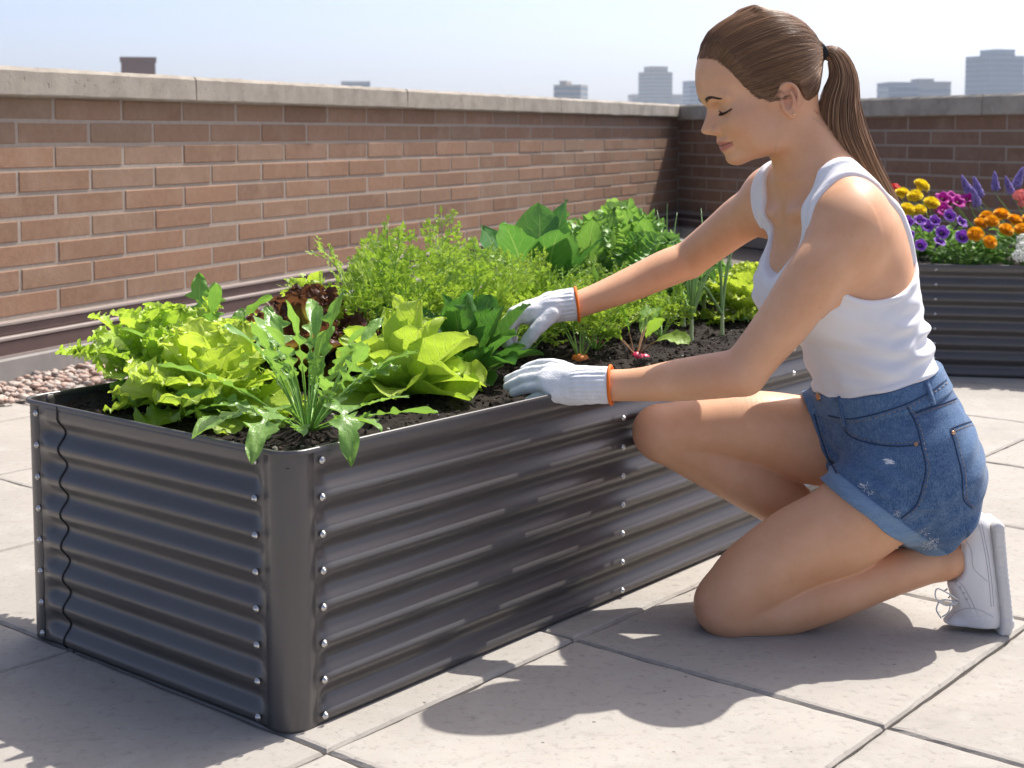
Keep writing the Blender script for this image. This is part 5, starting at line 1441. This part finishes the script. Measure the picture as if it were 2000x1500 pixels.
# her left hand, palm over the rim, fingers in the soil
WN = pp(1192, 752, 2.410)
kn = [pp(1076, 722, 2.453), pp(1063, 737, 2.440), pp(1064, 754, 2.428), pp(1080, 770, 2.420)]
mid = [pp(1030, 727, 2.470), pp(1020, 742, 2.456), pp(1028, 758, 2.444), pp(1052, 775, 2.435)]
tip = [pp(992, 741, 2.480), pp(991, 755, 2.465), pp(1003, 767, 2.455), pp(1032, 783, 2.446)]
fing = [([k, m_, t_], [.0106, .0094, .0078]) for k, m_, t_ in zip(kn, mid, tip)]
th = [pp(1150, 742, 2.455), pp(1095, 716, 2.490), pp(1055, 712, 2.515), pp(1024, 722, 2.52)]
fing.append((th, [.013, .0115, .0100, .0085]))
meta = [(pp(1150, 752 + o, 2.418), k, .019, .0128) for k, o in zip(kn, (-9, -3, 3, 9))]
build_glove(fing, meta, ([WN, pp(1165, 752, 2.414), pp(1135, 753, 2.420)], [.0318, .0305, .0300], None),
            [(pp(1112, 756, 2.430), (.034, .020, .028), None)], 'glove')
# her right hand, thumb and fingers closing round the spinach stems
WF = pp(1126, 594, 2.735)
kn = [pp(1010, 618, 2.705), pp(1004, 613, 2.728), pp(1006, 613, 2.75), pp(1014, 617, 2.77)]
mid = [pp(990, 645, 2.695), pp(984, 640, 2.72), pp(988, 640, 2.748), pp(1000, 642, 2.77)]
tip = [pp(993, 674, 2.705), pp(988, 672, 2.726), pp(992, 669, 2.748), pp(1003, 664, 2.765)]
fing = [([k, m_, t_], [.0118, .0104, .0086]) for k, m_, t_ in zip(kn, mid, tip)]
th = [pp(1078, 612, 2.705), pp(1048, 643, 2.688), pp(1030, 665, 2.688), pp(1012, 686, 2.694)]
fing.append((th, [.0165, .0135, .0118, .0098]))
meta = [(pp(1080, 598, 2.73 + o), k, .019, .0132) for k, o in zip(kn, (-.012, -.004, .006, .014))]
build_glove(fing, meta, ([WF, pp(1105, 596, 2.732), pp(1078, 600, 2.735)], [.0318, .0305, .0295], None),
            [(pp(1042, 612, 2.735), (.034, .036, .022), None)], 'glove')

# ---------------------------------------------------------------- shoes
def mat_leather():
    t = NT('white_leather'); v = t.coord()
    return t.out(t.pbsdf(base=t.mix(t.noise(v, 18, 4), (.70, .68, .665), (.79, .775, .76)), rough=.5, spec=.35, normal=t.bump(t.noise(v, 350, 3), .15, .0006)))
M_LEATHER = mat_leather(); M_RUBBER = simple('white_rubber_sole', (.66, .64, .62), .6, vary=.08, nscale=30, bump=.2, bscale=300); M_LACE = simple('white_lace', (.74, .73, .72), .9, bump=.4, bscale=900)
YS = 2.412
def seg2(X, Z, a, b):
    ab = (b - a)[[0, 2]]; L = ab @ ab + 1e-12
    t = np.clip(((X - a[0]) * ab[0] + (Z - a[2]) * ab[1]) / L, 0, 1)
    return np.sqrt((X - a[0] - t * ab[0]) ** 2 + (Z - a[2] - t * ab[1]) ** 2)
def ext(d2, dy, r):
    d2 = d2 + r; dy = dy + r
    return np.minimum(np.maximum(d2, dy), 0) + np.sqrt(np.maximum(d2, 0) ** 2 + np.maximum(dy, 0) ** 2) - r
def build_shoe():
    lo, hi = np.array([.70, YS - .06, -.004]), np.array([.86, YS + .06, .25])
    F = Field(*[np.arange(lo[q], hi[q], .0016) for q in range(3)])
    P = lambda x, y: pp(x, y, YS)
    F.chain([P(1902, 1030), P(1908, 1105), P(1914, 1170), P(1916, 1205)], [.029, .0335, .037, .037], k=.01)
    F.chain([P(1884, 1085), P(1880, 1135), P(1890, 1182)], [.026, .026, .023], k=.02)
    F.chain([P(1916, 1205), P(1886, 1217), P(1869, 1221)], [.034, .0275, .0245], k=.012)
    # ankle opening
    F.add(lambda X, Y, Z: np.minimum(seg2(X, Z, P(1832, 1020), P(1836, 1100)), seg2(X, Z, P(1836, 1100), P(1800, 1130))) - .0345, lo, hi, k=.004, mode='sub')
    F.add(lambda X, Y, Z: seg2(X, Z, P(1790, 1150), P(1822, 1175)) - .022, lo, hi, k=.02, mode='sub')
    a, b = P(1940, 1000), P(1957, 1215)
    nrm = np.array([(b - a)[2], 0, -(b - a)[0]]); nrm /= np.linalg.norm(nrm); nrm = nrm if nrm[0] > 0 else -nrm
    F.add(lambda X, Y, Z: plane(a, nrm, X, Y, Z) + .002, lo, hi, k=.004, mode='and')
    F.add(lambda X, Y, Z: .010 - Z + 0 * X, lo, hi, k=.004, mode='and')
    # panel lines: heel tab and eyestay
    F.add(lambda X, Y, Z: .0011 * np.exp(-(seg2(X, Z, P(1908, 1020), P(1932, 1160)) / .0013) ** 2) + .0011 * np.exp(-(seg2(X, Z, P(1880, 1196), P(1945, 1178)) / .0013) ** 2) + .0010 * np.exp(-(seg2(X, Z, P(1868, 1130), P(1898, 1195)) / .0012) ** 2), lo, hi, mode='disp')
    V, Q = F.mesh(); V = relax(V, Q, 1)
    G = Field(*F.ax)
    def sole(X, Y, Z):
        hw = .034 + .006 * sstep(P(1940, 1080)[2], P(1940, 1180)[2], Z)
        d2 = seg2(X, Z, P(1940, 1022), P(1955, 1205)) - .0098
        return ext(d2, np.abs(Y - YS) - hw, .006)
    G.add(sole, lo, hi, k=0)
    def toe(X, Y, Z):
        hw = .0405 - .022 * sstep(P(1905, 1200)[0], P(1845, 1200)[0], X)
        d2 = np.minimum(seg2(X, Z, P(1955, 1205), P(1946, 1238)), seg2(X, Z, P(1946, 1240), P(1862, 1240))) - .0100
        return ext(d2, np.abs(Y - YS) - hw, .006)
    G.add(toe, lo, hi, k=.006)
    G.add(lambda X, Y, Z: .0003 * np.sin(Z * 700) * (X > P(1945, 0)[0]), lo, hi, mode='disp')
    G.add(lambda X, Y, Z: .0005 - Z + 0 * X, lo, hi, k=.001, mode='and')
    V2, Q2 = G.mesh(); V2 = relax(V2, Q2, 1)
    return V, Q, V2, Q2
aV, aQ, oV, oQ = build_shoe()
def laces(parent, off=np.zeros(3)):
    m = MB(); P = lambda x, y, dy: pp(x, y, YS + dy) + off
    for pts in ([P(1872, 1172, -.022), P(1850, 1158, -.034), P(1830, 1150, -.037), P(1828, 1168, -.036), P(1846, 1182, -.034), P(1868, 1180, -.024)],
                [P(1870, 1176, -.022), P(1858, 1180, -.036), P(1852, 1196, -.036), P(1840, 1205, -.034)],
                [P(1872, 1176, -.02), P(1840, 1172, -.03), P(1829, 1190, -.034), P(1838, 1207, -.034)],
                [P(1850, 1150, -.026), P(1846, 1153, -.01), P(1846, 1153, .012), P(1852, 1150, .026)],
                [P(1856, 1163, -.028), P(1853, 1167, -.01), P(1853, 1167, .012), P(1858, 1164, .026)],
                [P(1862, 1177, -.029), P(1860, 1182, -.01), P(1860, 1182, .012), P(1866, 1178, .026)]):
        m.tube(poly(pts, 22), .0013, 6)
    m.build('lace', M_LACE, parent)
shoe = skin_mesh('shoe', aV, aQ, M_LEATHER, person); sole_o = skin_mesh('sole', oV, oQ, M_RUBBER, shoe); laces(shoe)
aB = bvh_of(aV, aQ); oB = bvh_of(oV, oQ); M_STITCH = simple('grey_lilac_stitch', (.46, .44, .47), .8)
def shoe_line(pts, r=.0006, bv=None, nm='stitching', mat=None):
    P = on_cloth(bv or aB, pts, 30, .0002)
    if len(P) > 3 and np.linalg.norm(np.diff(P, axis=0), axis=1).max() < .02:
        m = MB(); m.tube(P, r, 5); m.build(nm, mat or M_STITCH, shoe)
for pts in ([(1912, 1022), (1922, 1070), (1930, 1120), (1936, 1185)], [(1917, 1022), (1927, 1070), (1935, 1120), (1941, 1185)], [(1882, 1048), (1897, 1075), (1902, 1110), (1928, 1135)],
            [(1852, 1212), (1868, 1196), (1890, 1188), (1915, 1192), (1940, 1205)], [(1858, 1132), (1876, 1150), (1890, 1175), (1897, 1190)], [(1862, 1128), (1882, 1146), (1897, 1172), (1904, 1189)]): shoe_line(pts)
shoe_line([(1880, 1020), (1876, 1050), (1880, 1076), (1872, 1100), (1858, 1122)], .0016, nm='collar_edge', mat=M_LACE)
for x, y in ((1867, 1136), (1875, 1147), (1882, 1158), (1888, 1170)):
    h = hit(aB, x, y, .0003)
    if h: m = MB(); m.lathe(h[0], [(.0009, .0004), (.0018, .0006), (.0022, 0)], 10, rot_to(h[1])); m.build('eyelet', M_STITCH, shoe)
# far shoe, hidden behind the near leg: flat on the slab
def build_far_shoe():
    A = ANK_F; lo, hi = A + np.array([-.24, -.08, -.13]), A + np.array([.08, .08, .04]); lo[2] = -.004
    F = Field(*[np.arange(lo[q], hi[q], .002) for q in range(3)])
    z0 = -A[2]
    F.chain([A + np.array([.018, 0, z0 + .045]), A + np.array([-.04, -.004, z0 + .046]), A + np.array([-.10, -.012, z0 + .038]), A + np.array([-.155, -.018, z0 + .032])], [.038, .036, .036, .026], k=0)
    F.chain([A + np.array([.01, 0, z0 + .05]), A + np.array([.006, 0, z0 + .085])], [.040, .040], k=.02)
    F.add(lambda X, Y, Z: f_seg(X, Y, Z, A + np.array([0, 0, 0.0]), A + np.array([.0, 0, .08]), .036, .040), lo, hi, k=.004, mode='sub')
    F.add(lambda X, Y, Z: .014 - Z + 0 * X, lo, hi, k=.004, mode='and')
    V, Q = F.mesh(); G = Field(*F.ax)
    pts = [A + np.array([.018, 0, z0]), A + np.array([-.155, -.018, z0])]
    G.add(lambda X, Y, Z: ext(np.sqrt((f_seg(X, Y, Z * 0 + 0, pts[0] * [1, 1, 0], pts[1] * [1, 1, 0], .043, .034)) ** 2) * np.sign(f_seg(X, Y, Z * 0, pts[0] * [1, 1, 0], pts[1] * [1, 1, 0], .043, .034)), np.abs(Z - .010) - .0095, .004), lo, hi, k=0)
    V2, Q2 = G.mesh()
    return V, Q, V2, Q2
a2, q2, o2, p2 = build_far_shoe()
shoe2 = skin_mesh('shoe', a2, q2, M_LEATHER, person); skin_mesh('sole', o2, p2, M_RUBBER, shoe2)
# ---------------------------------------------------------------- hair
HL = [(.125, .1235), (.112, .1190), (.0985, .1165), (.0835, .1095), (.0643, .082), (.053, .0570), (.0364, .0300), (.0200, .0190), (.0110, .0140), (.0035, .0200), (-.0055, .0295), (-.02, .0370), (-.034, .0330), (-.0416, .015), (-.0425, -.014), (-.050, -.027), (-.075, -.030), (-.11, -.03)]
TIE = np.array([-.0915, 0, .0665])
_hx = np.linspace(-.11, .125, 1200); _hy = tabs(_hx, HL, 900)
def hairline(f, s=0.0): return np.interp(f - .32 * np.abs(s), _hx, _hy)
def build_cap():
    lo, hi = HO - .15, HO + .20
    F = Field(*[np.arange(lo[q], hi[q], .0019) for q in range(3)])
    F.add(lambda X, Y, Z: f_head(X, Y, Z, 0, True), lo, hi, k=0)
    F.chain([HP(-.05, 0, .07), HP(-.075, 0, .068), HP(-.090, 0, .0665)], [.036, .014, .010], k=.02)        # gathers into the tie
    def thick(X, Y, Z):
        f, s, u = hl(X, Y, Z); m = u - hairline(f, s)
        top = sstep(.06, .14, u)
        part = .0022 * np.exp(-(s / .0035) ** 2) * sstep(.0, .05, f) * (u > .08)
        # combed grooves running back to the tie
        df, dsx, du = f - TIE[0], s, u - TIE[2]
        ang = np.arctan2(dsx, du + 0 * f)
        gro = .0002 * np.sin(ang * 46 + 3 * np.sin(f * 60)) + .0002 * np.sin(ang * 83 + f * 50 + 1.3)
        return -(.0004 + (.0048 + .0030 * top) * sstep(0, .034 + .03 * sstep(.03, .10, f), m)) + part + gro * sstep(.010, .03, m) * sstep(.10, .06, f)
    F.add(thick, lo, hi, mode='disp')
    F.add(lambda X, Y, Z: (lambda f, s, u: hairline(f, s) + .0022 * np.sin(f * 420 + s * 150) * np.sin(f * 170 - s * 330 + 1) - u)(*hl(X, Y, Z)), lo, hi, k=.001, mode='and')
    V, Q = F.mesh(); V = relax(V, Q, 2)
    return V, Q
def mat_hair():
    t = NT('brown_hair'); v = t.coord()
    a = t.attr('tint'); L = t.uv()[0]
    base = t.ramp(a, [(0, (.08, .037, .017)), (.45, (.235, .120, .058)), (.8, (.44, .255, .135)), (1, (.62, .41, .25))])
    base = t.mix(t.math('MULTIPLY', L, .30), base, (.42, .26, .145))
    return t.out(t.pbsdf(base=base, rough=.36, spec=.34))
M_HAIR = mat_hair()
cV, cQ = build_cap()
hair = skin_mesh('hair', cV, cQ, M_HAIR, person, dict(tint=np.full(len(cV), .2)))
cB = bvh_of(cV, cQ)
HCEN = np.array([-.004, 0, .062])
def hdir(d):
    d = d / np.linalg.norm(d); o = Vector(HP(*HCEN)); w = hf * d[0] + hs * d[1] + hu * d[2]
    r = cB.ray_cast(o + Vector(w) * .25, -Vector(w))
    return None if r[0] is None else (np.array(r[0]), np.array(r[1]))
# combed strands: great circles from the hairline (or anywhere on the crown) to the tie
loc = (cV - HO) @ HR
outer = [i for i in range(len(cV)) if np.linalg.norm(loc[i] - HCEN) > .055 and loc[i][2] > hairline(loc[i][0], loc[i][1]) + .0005]
bB0 = bvh_of(bV, bQ)
def on_scalp(i):
    d = loc[i] - HCEN; d = d / np.linalg.norm(d); w = Vector(hf * d[0] + hs * d[1] + hu * d[2]); o = Vector(HP(*HCEN))
    r = bB0.ray_cast(o + w * .2, -w)
    return r[0] is not None and np.linalg.norm(loc[i] - HCEN) > (r[0] - o).length - .002
outer = [i for i in outer if on_scalp(i)]
mb = MB(); td = (TIE + np.array([.002, 0, 0])) - HCEN; td /= np.linalg.norm(td)
edge = [i for i in outer if loc[i][2] < hairline(loc[i][0], loc[i][1]) + .006 or (abs(loc[i][1]) < .005 and loc[i][0] > -.01)]
starts = list(rng.choice(edge, 1100)) + list(rng.choice(outer, 1900))
for i in starts:
    d0 = loc[i] - HCEN; d0 /= np.linalg.norm(d0)
    om = math.acos(np.clip(d0 @ td, -1, 1))
    if om < .12: continue
    frac = 1.0 if rng.uniform() < .75 else rng.uniform(.5, .95)
    n = max(6, int(om * 9)); pts = []
    lift = rng.uniform(.0002, .0013); wob = rng.normal(0, .010); ph = rng.uniform(0, 6)
    up = np.array([0, 0, 1.0])
    for k in range(n + 1):
        x = k / n * frac
        d = (math.sin((1 - x) * om) * d0 + math.sin(x * om) * td) / math.sin(om)
        # strands sag a little before sweeping up to the tie
        d = d - up * .055 * math.sin(math.pi * x) * (1 if d0[2] < .6 else .2)
        d = d + np.array([0, 0, wob]) * math.sin(x * 3 + ph) * math.sin(math.pi * x)
        h = hdir(d)
        if h is None: break
        pts.append(h[0] + h[1] * lift * min(1, k / 2) * (1 - .5 * x))
    if len(pts) < 5: continue
    pts = np.array(pts); 
    if np.linalg.norm(np.diff(pts, axis=0), axis=1).max() > .03: continue
    r = rng.uniform(.0003, .00065) * np.clip(np.linspace(.3, 2.2, len(pts)), 0, 1); r[-1] *= .5
    mb.tube(pts, r, 4, tint=np.clip(rng.beta(2, 3) * .95, 0, 1), cap=False)
mb.build('combed_strands', M_HAIR, hair)
# soft hairline: fine short hairs rooted just outside the cap and combed back into it
mb = MB(); rim_e = [i for i in outer if loc[i][2] < hairline(loc[i][0], loc[i][1]) + .006 and loc[i][2] > -.03 and not (-.025 < loc[i][0] < .035 and loc[i][2] < .05 and abs(loc[i][1]) > .05) and (lambda h: h is not None and np.linalg.norm(h[0] - cV[i]) < .003)(hdir(loc[i] - HCEN))]
for k in range(900):
    i = rng.choice(rim_e); q = loc[i].copy(); q[2] = hairline(q[0], q[1]) + rng.uniform(-.0035, .002)
    if q[0] > .118 and abs(q[1]) < .02: q[0] -= .004
    d0 = q - HCEN; d0 /= np.linalg.norm(d0); pts = []
    for x in np.linspace(0, rng.uniform(.18, .34), 5):
        d = d0 * (1 - x) + td * x; d /= np.linalg.norm(d); w = hf * d[0] + hs * d[1] + hu * d[2]; o = Vector(HP(*HCEN))
        r1 = bB0.ray_cast(o + Vector(w) * .2, -Vector(w)); r2 = cB.ray_cast(o + Vector(w) * .2, -Vector(w))
        c = [r for r in (r1, r2) if r[0] is not None]
        if not c: break
        b = min(c, key=lambda r: r[3]); pts.append(np.array(b[0]) + np.array(b[1]) * (.0002 + .0010 * x))
    if len(pts) == 5 and np.linalg.norm(np.diff(np.array(pts), axis=0), axis=1).max() < .02: mb.tube(pts, [.00012, .0003, .00036, .00036, .0002], 3, tint=np.clip(rng.beta(2, 3), 0, 1), cap=False)
mb.build('hairline', M_HAIR, hair)
# fine flyaway hairs
# ponytail
PC = [(1607, 102), (1631, 110), (1646, 150), (1640, 205), (1648, 262), (1683, 325), (1727, 390), (1762, 452), (1776, 508)]
PW = [10, 18, 27, 39, 43, 34, 23, 14, 4]
PYD = [2.50, 2.50, 2.50, 2.495, 2.49, 2.48, 2.475, 2.47, 2.465]
mb = MB(); nP = 30
us = np.linspace(0, len(PC) - 1, nP)
cen = np.array([cat(np.array(PC, float), u) for u in us]); wid = np.array([cat(np.array(PW, float)[:, None], u)[0] for u in us]); yd = np.array([cat(np.array(PYD)[:, None], u)[0] for u in us])
tan = np.gradient(cen, axis=0); tan /= np.linalg.norm(tan, axis=1)[:, None]; nor = np.stack([-tan[:, 1], tan[:, 0]], 1)
clump = rng.uniform(0, 2 * math.pi, 90); clr = np.sqrt(rng.uniform(.05, 1, 90)); clt = rng.beta(2, 2.8, 90)
for k in range(2100):
    c = rng.integers(90); a = clump[c] + rng.normal(0, .26); r = np.clip(clr[c] + rng.normal(0, .11), 0, 1.06)
    end = int(nP * (1 - abs(rng.normal(0, .10)))); end = max(end, int(nP * .62)); ph = rng.uniform(0, 6); am = rng.normal(0, .05)
    rr = r * (1 + am * np.sin(us[:end] * 1.2 + ph)); aa = a + .35 * np.sin(us[:end] * .35 + clump[c]) 
    off = np.cos(aa) * rr; dep = np.sin(aa) * rr
    px = cen[:end] + nor[:end] * (off * wid[:end])[:, None]
    P = np.array([pp(px[i][0], px[i][1], yd[i] + dep[i] * wid[i] * .00075) for i in range(end)])
    rad = np.full(end, rng.uniform(.00032, .0007)); rad[-4:] *= np.linspace(.9, .25, 4)
    mb.tube(P, rad, 4, tint=np.clip(clt[c] + rng.normal(0, .12), 0, 1), cap=False)
mb.build('ponytail', M_HAIR, hair)
# flyaways
mb = MB()
for k in range(60):
    i = rng.choice(outer); h = np.array(cV[i]); n = h - HP(*HCEN); n /= np.linalg.norm(n)
    b = (HP(*TIE) - h); b /= np.linalg.norm(b)
    L = rng.uniform(.012, .035)
    mb.tube([h, h + b * L * .5 + n * rng.uniform(.001, .004), h + b * L + n * rng.uniform(.001, .007) + rng.normal(0, .002, 3)], .00022, 3, tint=.8, cap=False)
for k in range(26):
    p = HP(-.035 + rng.normal(0, .006), .03 + rng.normal(0, .014), -.018 + rng.normal(0, .008))
    mb.tube([p, p - hf * rng.uniform(.004, .012) - hu * rng.uniform(.004, .014), p - hf * rng.uniform(.01, .02) - hu * rng.uniform(.012, .026)], .00022, 3, tint=.6, cap=False)
mb.build('flyaway_hair', M_HAIR, hair)
# hair tie
M_TIE = simple('black_elastic', (.012, .012, .014), .7, bump=.4, bscale=700)
mb = MB(); c0 = pp(1605, 102, 2.50); ax = hf * -.97 + hu * .1; Rt = rot_to(ax)
for q in (-.0042, 0, .0042):
    ring = [c0 + Rt[:, 2] * q + Rt[:, 0] * math.cos(a) * .0122 + Rt[:, 1] * math.sin(a) * .0122 for a in np.linspace(0, 2 * math.pi, 29)]
    mb.tube(ring, .0031, 8, cap=False)
mb.build('hair_tie', M_TIE, hair)

# ---------------------------------------------------------------- brows, lashes, earring
bB = bvh_of(bV, bQ)
def face(f0, s, u, off=.0004):
    """point of the face's skin seen from in front at (s, u)"""
    o = Vector(HP(.20, s, u)); r = bB.ray_cast(o, -Vector(hf))
    if r[0] is None: return None
    return np.array(r[0]) + np.array(r[1]) * off, np.array(r[1])
M_LASH = simple('dark_hair', (.060, .034, .022), .6)
for sg in (1, -1):
    mb = MB()
    for k in range(170):
        x = rng.uniform(0, 1); s = .016 + .029 * x
        arch = .0465 + .0052 * math.sin(min(x * 1.25, 1) * math.pi * .62) - .0060 * max(0, x - .6) / .4
        hw = .0034 * (1 - .6 * x); u = arch + rng.uniform(-hw, hw)
        a = face(0, sg * s, u); b = face(0, sg * (s + .0042), u + .0012 - .0026 * x)
        if a is None or b is None: continue
        mb.tube([a[0], (a[0] + b[0]) / 2 + a[1] * .0006, b[0] + b[1] * .0002], [.00036, .00032, .00012], 4, cap=False)
    mb.build('eyebrow', M_LASH, person)
    mb = MB(); line = []
    for x in np.linspace(0, 1, 18):
        s = .0155 + .0365 * x; u = .0232 - .0034 * math.sin(math.pi * x) - .0006 * x
        h = face(0, sg * s, u, .0004)
        if h: line.append(h)
    L = np.array([h[0] for h in line]); mb.tube(L, np.linspace(.0008, .0014, len(L)), 5)
    for k in range(70):
        q = rng.uniform(.15, 1) * (len(L) - 1); i = min(int(q), len(L) - 2); p = L[i] + (L[i + 1] - L[i]) * (q - i)
        ln = rng.uniform(.006, .0095); d = hf * .75 - hu * .55 + hs * sg * (.15 + .5 * q / len(L)); d /= np.linalg.norm(d)
        mb.tube([p, p + d * ln * .6, p + d * ln + hu * .0016], [.00038, .0003, .00012], 4, cap=False)
    mb.build('eyelashes', M_LASH, person)
mb = MB(); e = HP(.0055, .0665 + .0072, -.0165)
mb.lathe(e, [(.0001, .0016), (.0012, .0012), (.0016, 0), (.0012, -.0012)], 10, rot_to(hs)); mb.build('earring', simple('gold', (.8, .6, .3), .25, metal=1), person)
# ================================================================ LIGHT, SKY, CAMERA
SUN_TO = np.array([.428, .422, .934]); SUN_TO /= np.linalg.norm(SUN_TO)
w = bpy.data.worlds.new('World'); SC.world = w; w.use_nodes = True
nt = w.node_tree; nt.nodes.clear()
sky = nt.nodes.new('ShaderNodeTexSky'); sky.sky_type = 'NISHITA'; sky.sun_disc = False
sky.sun_elevation = math.asin(SUN_TO[2]); sky.sun_rotation = math.atan2(SUN_TO[0], SUN_TO[1])
sky.air_density = 0.42; sky.dust_density = 3.0; sky.ozone_density = 1.5; sky.altitude = 50
bg = nt.nodes.new('ShaderNodeBackground'); bg.inputs['Strength'].default_value = SKY_STR
ow = nt.nodes.new('ShaderNodeOutputWorld')
nt.links.new(sky.outputs[0], bg.inputs[0]); nt.links.new(bg.outputs[0], ow.inputs[0])
ld = bpy.data.lights.new('sun', 'SUN'); ld.energy = SUN_STR; ld.angle = math.radians(.5); ld.color = (1.0, .955, .89)
lo = bpy.data.objects.new('sun', ld); COL.objects.link(lo); lo.location = (3, 3, 6)
lo.rotation_euler = Vector(SUN_TO).to_track_quat('Z', 'Y').to_euler()
cd = bpy.data.cameras.new('camera'); cam = bpy.data.objects.new('camera', cd); COL.objects.link(cam)
cam.location = (0, 0, CAM_H); cam.rotation_euler = (math.pi / 2 - PITCH, 0, 0)
cd.sensor_width = 36; cd.sensor_fit = 'HORIZONTAL'; cd.lens = FPX / 2000 * 36; cd.shift_y = SHIFT / 2000
cd.clip_start = .05; cd.clip_end = 20000
cd.dof.use_dof = True; cd.dof.focus_distance = 2.45; cd.dof.aperture_fstop = 10
SC.camera = cam
SC.view_settings.view_transform = 'Standard'; SC.view_settings.look = 'None'; SC.view_settings.gamma = 1; SC.view_settings.exposure = EXPOSURE
SC.render.engine = 'CYCLES'
SC.cycles.max_bounces = 8; SC.cycles.transparent_max_bounces = 8
SC.cycles.use_denoising = True
